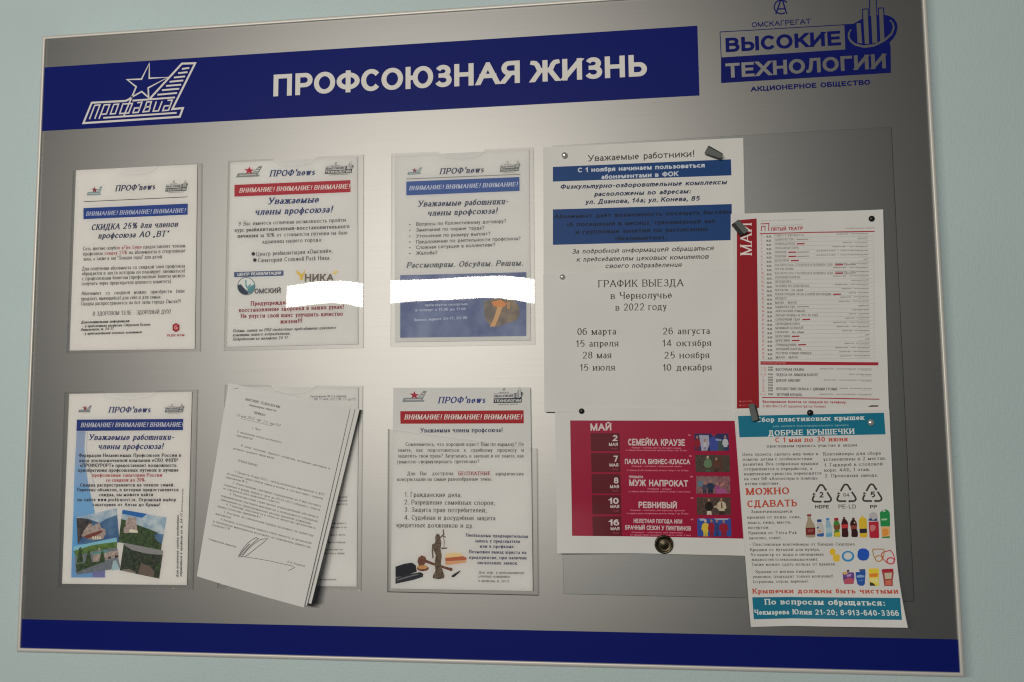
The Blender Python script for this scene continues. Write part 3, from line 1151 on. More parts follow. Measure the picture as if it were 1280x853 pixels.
tint_noise(brown_cloud, 60.0, (0.19, 0.17, 0.16), (0.34, 0.27, 0.19), 0.4, 0.65, 4.0)
P.poly([(412, 640), (440, 628), (490, 624), (530, 632), (550, 660), (552, 690), (540, 712), (505, 724), (462, 738), (432, 730), (412, 700)], brown_cloud)
P.poly([(440, 640), (478, 632), (500, 646), (492, 660), (470, 662), (448, 656)], ink(196, 138, 92))
P.poly([(465, 658), (484, 660), (474, 690), (454, 738), (434, 738), (450, 705)], ink(190, 158, 122))
P.poly([(500, 640), (515, 640), (512, 668), (502, 668)], ink(170, 140, 110))
P.R = Rb
PALE = ink(176, 184, 204)
P.lines([('приём ведётся еженедельно', 290, 425, 715, 413), ('в четверг с 15.30 до 17.00', 195, 475, 695, 462), ('Запись заранее 24-17, 24-30', 180, 573, 710, 549)], 3.4, 'sansb', PALE)
P.build('picture', s3)

# 4: resort notice ---------------------------------------------------------
S = flat(0.0013)
s4 = sheet('notice_sheet', [(86.5, 492.6), (240, 490), (233.7, 731.5), (77.5, 730)], S, PAPER,
           'notice with four small tilted landscape photographs and a pale blue wave down its side', 'notice', NOTICES)
R4, Ra, Rb, Rc = Ruler(65, 475, 3.16), Ruler(85, 485, 7.975), Ruler(85, 565, 7.975), Ruler(80, 630, 7.975)
P = Print(S, R4)
for pg, c in (([(97, 203), (133, 203), (128, 270), (94, 270)], (132, 146, 172)), ([(94, 270), (128, 270), (133, 340), (90, 340)], (128, 148, 176)),
              ([(90, 340), (133, 340), (145, 420), (87, 420)], (120, 150, 182)), ([(87, 420), (145, 420), (165, 500), (172, 540), (84, 540)], (106, 150, 186)),
              ([(84, 540), (172, 540), (195, 620), (200, 700), (78, 700)], (86, 142, 186)), ([(78, 700), (200, 700), (210, 740), (210, 781), (76, 781)], (98, 138, 178))):
    P.poly(pg, ink(*c, 188))
P.poly([(160, 752), (208, 745), (209, 781), (160, 780)], ink(112, 112, 158))
P.polyline([(140, 206), (137, 270), (148, 345), (175, 440)], 0.6, ink(160, 165, 176))
P.build('wave_pattern', s4)
P = Print(S, Ra)
mini_tail(P, [(103, 244), (220, 244), (237, 178)], ink(104, 110, 120), ink(130, 62, 66))
P.build('tail_emblem', s4)
P = Print(S, Ra)
mini_company(P, [(966, 246), (1148, 243), (970, 192)], ink(60, 66, 90), ink(186, 182, 176))
P.build('company_emblem', s4)
P = Print(S, Ra)
P.quad([(90, 317), (1150, 310), (1147, 422), (85, 430)], ink(30, 50, 112, 188))
P.text('ВНИМАНИЕ! ВНИМАНИЕ! ВНИМАНИЕ!', (128, 393), (1140, 388), 5.4, 'serifbi', ink(190, 192, 200))
P.build('banner', s4)
P = Print(S, Ra)
B4 = ink(42, 48, 98, 188)
head(P, ((405, 248), (820, 245)), 7.0, B4)
P = part_done(P, 'masthead', s4)
P.text('Уважаемые работники-', (205, 522), (1052, 519), 7.2, 'serifbi', B4)
P.text('члены профсоюза!', (300, 613), (940, 611), 7.2, 'serifbi', B4)
P.build('headline', s4)
P = Print(S, Rb)
D4 = ink(54, 50, 56, 188)
P.lines([('Федерация Независимых Профсоюзов России в', 108, 52, 1128, 50), ('лице уполномоченной компании «СКО ФНПР', 110, 103, 1095, 100),
         ('«ПРОФКУРОРТ» предоставляет возможность', 122, 152, 1082, 150), ('приобретения профсоюзных путевок в лучшие', 100, 200, 1100, 198),
         ('Скидка распространяется на членов семей.', 122, 347, 1060, 345), ('Перечень объектов, в которые предоставляется', 90, 394, 1100, 393),
         ('скидка, вы можете найти', 310, 443, 848, 442), ('на сайте www.proficurort.ru. Огромный выбор', 95, 493, 1075, 493),
         ('санаториев от Алтая до Крыма!', 248, 542, 915, 543)], 4.2, 'serifb', D4)
P.lines([('профсоюзные санатории России', 240, 249, 938, 248), ('со скидкой до 20%.', 380, 298, 775, 296)], 4.2, 'serifb', ink(150, 70, 74, 188))
P.R = R4
P.text('Для получения скидки необходимо', (499, 780), (501, 535), 2.8, 'serifbi', D4)
P.text('обратиться в профком по т. 24-17', (513, 778), (516, 528), 2.8, 'serifbi', D4)
P.text('вложение', (516, 522), (520, 430), 2.4, 'sans', ink(120, 118, 118))
P.build('body_text', s4)


def tinted(name, c1, c2, scale=120.0):
    m = principled(name, c1, 0.5, 0, .35)
    tint_noise(m, scale, c1, c2, 0.35, 0.65, 4.0)
    return m


SEA = tinted('printed_sea', (0.05, 0.13, 0.30), (0.12, 0.24, 0.42), 60)
SKYP = tinted('printed_sky', (0.30, 0.45, 0.60), (0.62, 0.70, 0.75), 70)
FOREST = tinted('printed_forest', (0.025, 0.05, 0.025), (0.08, 0.14, 0.05), 200)
ROCK = tinted('printed_rock', (0.03, 0.03, 0.035), (0.12, 0.10, 0.10), 160)
CASTLE = tinted('printed_stone', (0.35, 0.27, 0.25), (0.58, 0.50, 0.46), 260)
SLATEP = tinted('printed_paving', (0.16, 0.19, 0.24), (0.26, 0.29, 0.33), 150)
HILL = tinted('printed_hill', (0.07, 0.16, 0.04), (0.17, 0.28, 0.07), 120)
DUSK = tinted('printed_dusk_trees', (0.018, 0.028, 0.022), (0.07, 0.095, 0.06), 220)
P = Print(S, Rc)
P.poly([(125, 135), (525, 45), (550, 340), (552, 385), (140, 402)], SEA)
P.poly([(125, 135), (525, 45), (530, 110), (420, 150), (360, 190), (250, 150), (128, 172)], SKYP)
P.poly([(127, 140), (240, 148), (290, 185), (250, 250), (200, 300), (150, 385), (138, 400)], ROCK)
P.poly([(175, 320), (200, 270), (250, 200), (270, 195), (290, 225), (335, 190), (360, 195), (372, 240), (415, 255), (418, 300), (390, 350), (300, 360), (220, 345)], CASTLE)
P.poly([(190, 325), (280, 290), (380, 262), (385, 285), (290, 330), (230, 348)], ink(112, 66, 60))
for x in (285, 310, 333, 355):
    P.poly([(x, 325), (x + 12, 322), (x + 14, 352), (x + 3, 354)], ink(220, 205, 185))
P.build('photograph', s4)
P = Print(S, Rc)
P.poly([(585, 58), (1022, 135), (990, 330), (560, 250)], SKYP)
P.poly([(585, 58), (830, 100), (780, 140), (640, 110), (580, 100)], ink(40, 98, 160))
P.poly([(850, 290), (920, 295), (995, 305), (975, 400), (860, 340)], SEA)
P.poly([(572, 150), (620, 165), (720, 205), (860, 255), (945, 290), (900, 310), (930, 370), (975, 400), (968, 465), (545, 382)], FOREST)
P.poly([(615, 180), (650, 120), (672, 150), (690, 128), (720, 140), (728, 230), (738, 290), (595, 290), (598, 235), (618, 225)], CASTLE)
P.poly([(660, 250), (735, 268), (738, 288), (650, 282)], ink(214, 205, 190))
P.build('photograph', s4)
P = Print(S, Rc)
P.poly([(97, 425), (525, 335), (530, 380), (98, 470)], ink(126, 178, 196))
P.poly([(98, 470), (290, 410), (400, 395), (530, 378), (528, 440), (430, 480), (120, 530)], HILL)
P.poly([(110, 520), (300, 470), (530, 435), (545, 560), (560, 640), (120, 690)], SLATEP)
P.poly([(290, 500), (340, 490), (345, 440), (360, 438), (365, 490), (440, 480), (540, 462), (545, 530), (410, 560), (290, 580)], CASTLE)
P.poly([(280, 490), (440, 455), (442, 485), (285, 508)], ink(92, 140, 142))
for x, h in ((165, 150), (250, 110), (385, 110)):
    P.poly([(x - 38, 590), (x - 12, 590 - h), (x + 8, 590 - h - 12), (x + 30, 580)], FOREST)
P.poly([(120, 600), (200, 590), (300, 580), (420, 570), (130, 680)], FOREST)
P.poly([(130, 688), (410, 575), (480, 570), (470, 655), (130, 705)], SLATEP)
P.poly([(440, 530), (470, 525), (472, 545), (442, 548)], DARK); P.poly([(505, 515), (540, 510), (545, 530), (510, 540)], ink(70, 50, 56))
P.poly([(490, 570), (520, 560), (560, 650), (475, 665)], ink(150, 172, 180))
P.build('photograph', s4)
P = Print(S, Rc)
P.poly([(600, 385), (990, 465), (950, 745), (558, 662)], DUSK)
P.poly([(600, 388), (990, 465), (985, 510), (820, 495), (680, 460), (610, 415)], ink(134, 134, 136))
P.poly([(770, 590), (860, 620), (905, 680), (890, 732), (740, 690)], ink(104, 92, 86))
P.poly([(580, 655), (650, 650), (720, 680), (700, 692), (575, 665)], ink(120, 112, 104))
P.poly([(900, 600), (965, 590), (955, 650), (915, 640)], FOREST)
P.build('photograph', s4)

# 5: appendix page in the middle pocket, and the stapled order hung in front of it --------
S = flat(0.0013)
s5 = sheet('notice_sheet', [(286.5, 484), (448.3, 484.5), (445.8, 733.5), (277, 731)], S, PAPER_COOL,
           'appendix page mostly hidden behind the stapled order sheets', 'notice', NOTICES)
Ra, Rb = Ruler(340, 480, 10.667), Ruler(380, 600, 5.33)
P = Print(S, Ra)
P.text('Приложение № 2 к приказу', (515, 182), (990, 176), 2.7, 'serif', GREYTXT)
P.text('от 12 мая 2022 № 22-пр/12', (560, 215), (1110, 222), 3.2, 'serifi', ink(84, 84, 96))
P.R = Rb
P.lines([('директора по персоналу', 60, 122, 287, 120), ('начальника управления', 60, 146, 287, 144), ('председателя комитета', 60, 170, 287, 168),
         ('в сборной подразделения каждого', 30, 297, 280, 295), ('участника соревнований вместе на', 20, 324, 283, 322), ('оформление заявочного листа', 20, 374, 275, 372),
         ('не менее двух участников команды', 10, 422, 275, 422), ('победители определяются', 10, 470, 258, 470), ('по наименьшей сумме очков и общему', 0, 496, 270, 496),
         ('Ответственный за мероприятие', -10, 668, 215, 670)], 2.6, 'serif', GREYTXT)
P.build('body_text', s5)

TLp, TRp, BLp = at(284.7, 485.7, .012), at(437.5, 511, .016), at(246, 720, .03)
_e = (TRp[0] - TLp[0], TRp[1] - TLp[1]); _f = (BLp[0] - TLp[0], BLp[1] - TLp[1])
_det = _e[0] * _f[1] - _e[1] * _f[0]


def hang(off):
    def f(u, v):
        x, y = u - TLp[0], v - TLp[1]
        s = (x * _f[1] - y * _f[0]) / _det
        t = (_e[0] * y - _e[1] * x) / _det
        s, t = min(max(s, -.1), 1.3), min(max(t, -.1), 1.2)
        return 0.0105 - off + 0.003 * s + t * (0.0085 + 0.006 * s) + 0.004 * t * t * s - off * 0.8 * t + 0.004 * math.sin(3.1 * s) * t
    return f


order = bpy.data.objects.new('stapled_document', None)
link(order)
order['_o'] = wpt(TLp[0], TLp[1], 0.012)
order.location = order['_o']
order.empty_display_size = 0.03
tag(order, 'stapled order sheets with a long pen signature, hanging askew from one corner', 'document')
sheet('page', [(286.5, 481), (449.5, 511.5), (389, 755), (258, 722)], hang(.0036), PAPER_COOL, None, None, None, 36, parent=order)
sheet('page', [(285.5, 479), (443.5, 511.5), (383.5, 757), (252, 722)], hang(.0017), PAPER_COOL, None, None, None, 36, parent=order)
SO = hang(0.0)
front = sheet('page', [(284.7, 485.7), (437.5, 511), (379.8, 759.5), (246, 720.5)], SO, PAPER_COOL, None, None, None, 36, parent=order)
F1, F2, F3 = Ruler(260, 475, 7.975), Ruler(260, 560, 7.975), Ruler(250, 655, 7.975)
INKO = ink(84, 80, 80, 196)
P = Print(SO, F1)
P.text('ВЫСОКИЕ ТЕХНОЛОГИИ', (372, 203), (715, 283), 2.9, 'serifb', ink(70, 68, 68))
P.text('Акционерное общество', (408, 259), (680, 318), 2.6, 'serifb', INKO)
P.text('ПРИКАЗ', (458, 339), (568, 364), 3.0, 'serifb', ink(70, 68, 68))
P.lines([('г. Омск', 440, 488, 522, 507), ('О проведении легкоатлетического', 290, 525, 730, 632), ('мероприятия', 285, 562, 440, 598)], 2.6, 'serif', INKO)
P.R = F2
P.lines([('В  целях  сплочения  трудового  коллектива,  мотивации  работников  и', 330, -14, 1212, 216), ('активного здорового образа жизни', 250, 14, 655, 112),
         ('ПРИКАЗЫВАЮ:', 295, 136, 495, 188),
         ('1. Провести 14 мая 2022 г. легкоатлетическое мероприятие в ДОЛ', 265, 247, 1155, 475),
         ('«Солнечное» среди членов семьи и коллег в соответствии с планом', 185, 264, 1140, 515),
         ('(приложение № 1).', 178, 300, 395, 355),
         ('2. Ответственным структурных подразделений до 11 мая составить', 245, 357, 1125, 590),
         ('сведения и форму заявки в срок до 05.05.2022 направить список', 160, 376, 1115, 628),
         ('по электронной почте профсоюзного комитета.', 150, 411, 715, 557),
         ('3. Руководителям структурных подразделений обеспечить', 212, 465, 1100, 702),
         ('информирование участников мероприятия о необходимости соблюдения', 130, 485, 1090, 742),
         ('требований по предупреждению распространения инфекции.', 122, 522, 1030, 766),
         ('4. Главному специалисту в области экологии организовать', 180, 573, 1070, 810),
         ('проверку в соответствии с приложением № 2.', 95, 590, 525, 702),
         ('мероприятия.', 75, 665, 230, 707)], 2.6, 'serif', INKO)
P.R = F3
P.lines([('5. Контроль за соблюдением порядка возложить на директора', 235, -110, 1130, 128),
         ('6. Контроль за исполнением приказа и ответственность за организацию', 205, -38, 1110, 203),
         ('и проведение мероприятия возложить на помощника директора', 132, -18, 1100, 243),
         ('Соловьёва С.В.', 118, 18, 300, 62),
         ('Генеральный директор', 85, 160, 355, 238), ('В.А. Новиков', 872, 388, 1042, 430)], 2.6, 'serif', INKO)
P.build('body_text', front)
P = Print(SO, F3)
PEN = ink(92, 88, 92)
P.polyline([(383, 328), (410, 275), (440, 232), (480, 190), (520, 158), (560, 137), (582, 148), (540, 180), (480, 240), (440, 285), (408, 328), (425, 318), (470, 262), (530, 205), (600, 158), (640, 150), (676, 148), (640, 180), (560, 242), (490, 300), (440, 332)], .75, PEN)
P.polyline([(395, 322), (430, 268), (495, 200)], 1.0, ink(70, 66, 72))
P.polyline([(385, 330), (440, 328), (500, 338), (560, 346), (700, 371), (830, 400), (910, 418), (943, 436), (920, 450), (880, 466)], .55, PEN)
P.build('signature', front)
P = Print(SO, F1)
P.text('12 мая 2022', (285, 362), (462, 402), 3.2, 'serifi', PEN)
P.text('№ 22-пр/12', (485, 412), (715, 468), 3.2, 'serifi', PEN)
P.polyline([(325, 385), (640, 460)], .35, PEN)
P.build('handwritten_date', front)
P = Print(SO, F1)
P.polyline([(250, 88), (270, 84), (296, 78)], 0.9, staple_mat)
P.build('staple', order)

# 6: legal advice notice, standing out of the open pocket --------------------
S = flat(0.0038)
s6 = sheet('notice_sheet', [(491.7, 485), (663, 484.5), (666, 739), (488.6, 736)], S, PAPER_COOL,
           'legal advice notice with red banner and bronze statue picture, half out of its pocket', 'notice', NOTICES)
Ra, Rb = Ruler(485, 480, 6.716), Ruler(485, 590, 5.33)
P = Print(S, Ra)
mini_tail(P, [(118, 154), (302, 150), (324, 60)], ink(124, 130, 136), ink(150, 36, 56))
P.build('tail_emblem', s6)
P = Print(S, Ra)
mini_company(P, [(886, 162), (1122, 158), (889, 82)], ink(44, 50, 66), ink(198, 198, 198))
P.build('company_emblem', s6)
P = Print(S, Ra)
P.quad([(103, 230), (1138, 222), (1140, 332), (105, 335)], ink(146, 24, 34, 192))
P.text('ВНИМАНИЕ! ВНИМАНИЕ! ВНИМАНИЕ!', (138, 299), (1117, 298), 6.0, 'serifbi', WHITEINK)
P.build('banner', s6)
P = Print(S, Ra)
head(P, ((420, 164), (815, 161)), 8.0, ink(38, 52, 118, 192))
P = part_done(P, 'masthead', s6)
P.text('Уважаемые члены профсоюза!', (272, 409), (958, 406), 5.7, 'serifb', ink(48, 54, 84, 192))
P.build('headline', s6)
P = Print(S, Ra)
G6 = ink(64, 60, 58, 194)
P.lines([('Сомневаетесь, что хороший юрист Вам по карману? Не', 148, 522, 1138, 522), ('знаете,   как   подготовиться   к   судебному   процессу   и', 82, 571, 1138, 571),
         ('защитить свои права? Запутались в законах и не знаете, как', 82, 619, 1140, 619), ('грамотно сформулировать претензию?', 78, 668, 765, 666),
         ('Для   Вас   доступны', 162, 768, 545, 766), ('юридические', 905, 769, 1138, 769), ('консультации на самые разнообразные темы:', 78, 816, 870, 813)], 4.6, 'serif', G6)
P.text('БЕСПЛАТНЫЕ', (592, 768), (860, 767), 4.6, 'serifb', ink(134, 44, 50, 194))
P.R = Rb
G6b = ink(56, 53, 52, 192)
P.lines([('1. Гражданские дела;', 112, 166, 488, 168), ('2. Разрешение семейных споров;', 110, 217, 710, 221), ('3. Защита прав потребителей;', 110, 267, 655, 271),
         ('4. Судебная и досудебная защита', 110, 319, 715, 323), ('кредитных должников и др.', 58, 369, 568, 373)], 5.8, 'serif', G6b)
N6 = ink(50, 52, 82, 190)
P.lines([('Необходима предварительная', 520, 432, 932, 441), ('запись у председателя', 580, 470, 878, 474), ('или в профкоме.', 613, 506, 842, 508),
         ('Возможен выезд юриста на', 542, 542, 922, 548), ('предприятие, при наличии', 540, 580, 922, 584), ('нескольких заявок.', 597, 615, 865, 619)], 4.2, 'serifb', N6)
P.lines([('Доп. инф.: у представителей', 603, 678, 905, 681), ('цеховых комитетов', 603, 703, 812, 706), ('в профкоме, т. 24-17', 603, 733, 805, 738)], 3.3, 'serifi', G6b)
P.build('body_text', s6)
P = Print(S, Rb)
CASE = ink(30, 32, 40, 190)
BRONZE = tinted('printed_bronze', (0.05, 0.035, 0.025), (0.24, 0.17, 0.11), 420)
WOODP = tinted('printed_wood', (0.10, 0.035, 0.022), (0.26, 0.10, 0.06), 200)
P.poly([(50, 632), (110, 612), (160, 605), (185, 622), (192, 665), (120, 690), (50, 705)], CASE)
P.poly([(50, 708), (150, 680), (215, 668), (236, 680), (232, 700), (170, 720), (50, 746)], ink(42, 44, 52, 190))
P.polyline([(60, 722), (130, 700), (200, 682)], 1.2, ink(120, 122, 128))
P.disc((232, 642), 40, WOODP, 20)
P.disc((230, 634), 36, ink(186, 140, 92), 14)
P.poly([(196, 600), (202, 572), (225, 556), (250, 566), (256, 592), (240, 622), (208, 626)], WOODP)
P.poly([(246, 582), (300, 604), (400, 636), (428, 640), (432, 655), (420, 662), (395, 652), (300, 622), (244, 602)], WOODP)
P.poly([(385, 547), (430, 538), (490, 541), (497, 566), (470, 574), (385, 572)], ink(208, 186, 140))
P.poly([(380, 574), (500, 562), (524, 572), (522, 588), (384, 596)], ink(162, 92, 66))
P.poly([(382, 597), (522, 590), (522, 604), (385, 622)], ink(196, 150, 110))
P.poly([(315, 430), (325, 412), (342, 415), (347, 436), (356, 470), (350, 510), (358, 560), (352, 610), (362, 650), (376, 690), (374, 708), (335, 716), (298, 708), (300, 690), (316, 660), (312, 600), (318, 555), (303, 520), (302, 490), (316, 465)], BRONZE)
P.polyline([(300, 480), (296, 530), (300, 575)], 1.8, BRONZE)
P.polyline([(345, 440), (372, 418), (368, 385)], 1.6, BRONZE)
P.polyline([(358, 424), (386, 436)], 1.2, BRONZE)
P.polyline([(370, 430), (376, 470), (372, 505)], 0.7, BRONZE)
P.poly([(350, 506), (396, 503), (392, 512), (360, 515)], BRONZE)
P.poly([(422, 694), (440, 680), (485, 655), (478, 668), (445, 698), (430, 704)], CASE)
P.build('statue_picture', s6)

# 7: fitness notice (upper right, pinned) --------------------------------------
S = lambda u, v: 0.0029 + 0.0005 * math.sin(14 * u + 9 * v)
s7 = sheet('notice_sheet', [(679, 184.5), (929, 172.5), (932.5, 353), (679.5, 356)], S, PAPER,
           'pinned notice with two dark blue bars of text and slanted writing', 'notice', NOTICES)
R7 = Ruler(670, 165, 4.741)
BAR = ink(14, 54, 106, 188, 0.5)
NAV7 = ink(42, 52, 78, 188)
P = Print(S, R7)
P.quad([(100, 208), (1155, 163), (1158, 258), (100, 295)], BAR, 40, 8)
P.text('С 1 ноября начинаем пользоваться', (248, 241), (1000, 211), 6.0, 'sansb', ink(186, 194, 204))
P.text('абонементами в ФОК', (388, 281), (843, 262), 6.0, 'sansb', ink(186, 194, 204))
P.build('banner', s7)
P = Print(S, R7)
P.quad([(100, 460), (1160, 428), (1160, 487), (1153, 490), (100, 520)][:3] + [(100, 514)], BAR, 40, 8)
P.quad([(100, 512), (1154, 484), (1153, 642), (100, 670)], BAR, 40, 8)
DK = ink(14, 26, 52, 188)
P.lines([('Абонемент даёт возможность посещать бассейн', 108, 515, 1155, 486), ('(6 посещений в месяц), тренажерный зал', 185, 562, 1060, 541),
         ('и групповые занятия по расписанию', 235, 606, 1020, 588), ('(безлимитно).', 470, 645, 770, 638)], 5.6, 'sansb', DK)
P.build('banner', s7)
P = Print(S, R7)
P.text('Уважаемые работники!', (308, 176), (935, 148), 8.2, 'sans', ink(66, 62, 58, 190))
P.lines([('Физкультурно-оздоровительные комплексы', 142, 340, 1128, 311), ('расположены по адресам:', 345, 383, 912, 365), ('ул. Дианова, 14а; ул. Конева, 85', 292, 429, 968, 408)], 6.0, 'sansbi', NAV7)
P.lines([('За подробной информацией обращаться', 212, 723, 1050, 702), ('к председателям цеховых комитетов', 240, 770, 1022, 752), ('своего подразделения', 410, 808, 860, 801)], 6.0, 'sansi', ink(62, 60, 60, 188))
P.build('body_text', s7)

# 8: trip dates -----------------------------------------------------------------
_b8 = at(679, 515)
S = lambda u, v: 0.0045 + 0.0006 * math.sin(11 * u - 8 * v) + 0.004 * max(0, 0.1 - (v - _b8[1])) * max(0, .12 - (u - _b8[0])) * 100
s8 = sheet('notice_sheet', [(679, 343), (918.5, 336), (920.5, 518), (680.5, 515)], S, PAPER_COOL,
           'plain white notice listing eight trip dates in two columns for the year 2022', 'notice', NOTICES)
R8 = Ruler(670, 335, 4.489)
D8 = ink(50, 46, 42, 178)
P = Print(S, R8)
P.lines([('ГРАФИК ВЫЕЗДА', 350, 109, 828, 103), ('в Чернолучье', 420, 176, 762, 171), ('в 2022 году', 447, 241, 732, 236)], 8.9, 'serif', D8)
P.build('headline', s8)
P = Print(S, R8)
P.lines([('06 марта', 232, 377, 450, 374), ('15 апреля', 225, 444, 462, 441), ('28 мая', 262, 509, 422, 507), ('15 июля', 247, 578, 442, 576),
         ('26 августа', 712, 374, 976, 371), ('14 октября', 710, 441, 982, 439), ('25 ноября', 720, 509, 972, 507), ('10 декабря', 712, 578, 985, 575)], 8.5, 'serif', D8)
P.build('body_text', s8)

# 9: crimson playbill ---------------------------------------------------------------
_b9 = at(696, 692)
S = lambda u, v: 0.0064 + 0.0006 * math.sin(12 * u) + 22.0 * max(0.0, 0.08 - (v - _b9[1])) ** 2 * max(0.0, 0.12 - (u - _b9[0]))
s9 = sheet('playbill', [(693.5, 508.5), (922, 511.5), (932, 695), (696.3, 692)], S, PAPER_COOL,
           'landscape crimson playbill with a column of dates and five small stage photographs', 'playbill')
R9 = Ruler(685, 500, 4.265)
CRIM = ink(126, 5, 44, 178, 0.42)
DCRIM = ink(76, 6, 24, 178, 0.42)
PINK = ink(190, 120, 136, 178)
W9 = ink(176, 166, 168, 178)
P = Print(S, R9)
P.quad([(118, 110), (995, 112), (1042, 740), (128, 725)], CRIM, 40, 40)
P.build('crimson_field', s9)
P = Print(S, R9)
for a, b_ in ((178, 274), (284, 386), (396, 500), (508, 611), (621, 725)):
    P.quad([(227 + (a - 178) * .02, a), (382 + (a - 178) * .02, a), (383 + (b_ - 178) * .02, b_), (228 + (b_ - 178) * .02, b_)], DCRIM, 8, 8)
P.text('МАЙ', (227, 165), (338, 163), 9.0, 'sansb', W9)
P.lines([('2', 345, 220, 371, 220), ('7', 350, 330, 373, 330), ('8', 351, 446, 376, 446), ('10', 326, 555, 377, 555), ('16', 327, 670, 380, 670)], 7.6, 'sansb', W9)
for x0, y in ((325, 246), (328, 356), (331, 471), (333, 577), (334, 695)):
    P.text('МАЯ', (x0, y), (x0 + 47, y), 4.0, 'sansb', W9)
    P.text('19:00', (x0 + 12, y + 19), (x0 + 44, y + 19), 2.2, 'sans', ink(134, 60, 76, 178))
P.build('date_column', s9)
P = Print(S, R9)
for s_, x0, y0, x1, y1, c in (('СЕМЕЙКА КРАУЗЕ', 427, 243, 730, 246, 8.4), ('ПАЛАТА БИЗНЕС-КЛАССА', 410, 342, 757, 344, 6.4), ('МУЖ НАПРОКАТ', 433, 459, 747, 463, 8.0),
                              ('РЕВНИВЫЙ', 483, 576, 687, 579, 7.8), ('НЕЛЕТНАЯ ПОГОДА ИЛИ', 457, 656, 715, 660, 5.2), ('БРАЧНЫЙ СЕЗОН У ПИНГВИНОВ', 412, 692, 762, 698, 5.6), ('ПРЕМЬЕРА', 432, 417, 508, 418, 3.0)):
    P.text(s_, (x0, y0), (x1, y1), c, 'sansb', W9)
for x0, x1, y, s_ in ((447, 708, 259, 'Комедия · спектакль для тех, кто верит в семью'), (415, 740, 272, 'в главных ролях заслуженные артисты театра, 1 час 50 мин'),
                      (447, 712, 357, 'Комедия · спектакль о больничной палате'), (422, 748, 379, 'в главных ролях заслуженные артисты театра, 1 час 40 мин'),
                      (532, 660, 478, 'Комедия · антракт'), (432, 758, 492, 'в главных ролях заслуженные артисты театра, 2 часа 10 мин'),
                      (440, 728, 592, 'Комедия · спектакль для взрослых зрителей'), (420, 748, 609, 'в главных ролях заслуженные артисты театра, 1 час 50 мин'),
                      (447, 718, 710, 'Комедия · спектакль для взрослых'), (440, 760, 724, 'в главных ролях заслуженные артисты театра, 2 часа')):
    P.text(s_.replace('·', '-'), (x0, y), (x1, y + 2), 2.0, 'sans', PINK)
for x, y in ((752, 193), (757, 304), (763, 414), (765, 528), (765, 642)):
    P.text('16', (x - 6, y), (x + 10, y), 2.0, 'sans', PINK)
P.build('show_titles', s9)


def stage(c, bgc, shapes):
    P = Print(S, R9)
    P.quad(c, bgc, 6, 6)
    (x0, y0), (x1, y1), (x2, y2), (x3, y3) = c

    def uv(a, b_):
        xt, yt = x0 + (x1 - x0) * a, y0 + (y1 - y0) * a
        xb, yb = x3 + (x2 - x3) * a, y3 + (y2 - y3) * a
        return (xt + (xb - xt) * b_, yt + (yb - yt) * b_)
    for pts, col in shapes:
        P.poly([uv(*p) for p in pts], ink(*col, 196))
    P.build('stage_photograph', s9)


def figure(cx, top, w, body, legs, skin=(150, 112, 92)):
    """a clothed actor in a small printed photograph"""
    h = 1.0 - top
    hd = [(cx + .035 * math.cos(a * math.pi / 5), top + .09 + .09 * math.sin(a * math.pi / 5)) for a in range(10)]
    return [([(cx - w * .3, .72), (cx + w * .3, .72), (cx + w * .34, 1), (cx + .01, 1), (cx, .85), (cx - .01, 1), (cx - w * .34, 1)], legs),
            ([(cx - w * .25, top + .2), (cx + w * .25, top + .2), (cx + w * .5, top + .3), (cx + w * .62, .62), (cx + w * .42, .66), (cx + w * .34, .78), (cx - w * .34, .78), (cx - w * .42, .66), (cx - w * .62, .62), (cx - w * .5, top + .3)], body),
            (hd, skin)]


stage([(780, 180), (962, 180), (965, 272), (782, 272)], ink(34, 38, 78, 178),
      [([(.14, .08), (.42, .1), (.44, .6), (.36, 1), (.2, 1), (.17, .6)], (150, 150, 172)), ([(.42, .3), (.56, .14), (.7, .4), (.78, 1), (.46, 1)], (52, 68, 140)),
       ([(.5, 0), (.66, 0), (.6, .16), (.52, .14)], (140, 30, 52)), ([(.62, .28), (.8, .34), (.78, .44), (.62, .4)], (130, 140, 170)), ([(.7, .45), (.82, .42), (.84, 1), (.68, 1)], (56, 74, 70))]
      + figure(.08, .12, .16, (128, 22, 38), (100, 30, 44)) + figure(.9, .1, .15, (166, 170, 178), (48, 56, 84)) + figure(.3, .3, .1, (172, 168, 176), (120, 120, 140)))
stage([(785, 293), (968, 295), (970, 385), (787, 385)], tinted('printed_dark_stage', (0.03, 0.025, 0.02), (0.09, 0.06, 0.045), 300),
      [([(.68, 0), (.78, 0), (.8, 1), (.7, 1)], (76, 52, 44))] + figure(.36, .05, .2, (88, 112, 84), (64, 84, 64), (170, 160, 140)) + figure(.61, .14, .18, (86, 50, 40), (60, 36, 30))
      + [([(.28, .75), (.72, .72), (.74, .82), (.3, .86)], (70, 54, 44))])
stage([(790, 405), (970, 408), (972, 500), (790, 500)], tinted('printed_rose_stage', (0.16, 0.06, 0.08), (0.34, 0.16, 0.18), 300),
      [([(.02, .1), (.3, .06), (.62, .12), (.6, .4), (.1, .5)], (120, 96, 100)), ([(.05, .3), (.2, .28), (.18, .6), (.04, .62)], (88, 110, 130))]
      + figure(.42, .2, .22, (34, 48, 72), (24, 34, 52)) + figure(.25, .3, .16, (62, 64, 84), (44, 44, 58)) + figure(.62, .34, .14, (140, 60, 110), (130, 70, 120))
      + [([(.58, .75), (.8, .7), (.95, .95), (.62, 1)], (150, 74, 128)), ([(.68, .5), (.84, .34), (.86, .4), (.72, .62)], (166, 110, 106))])
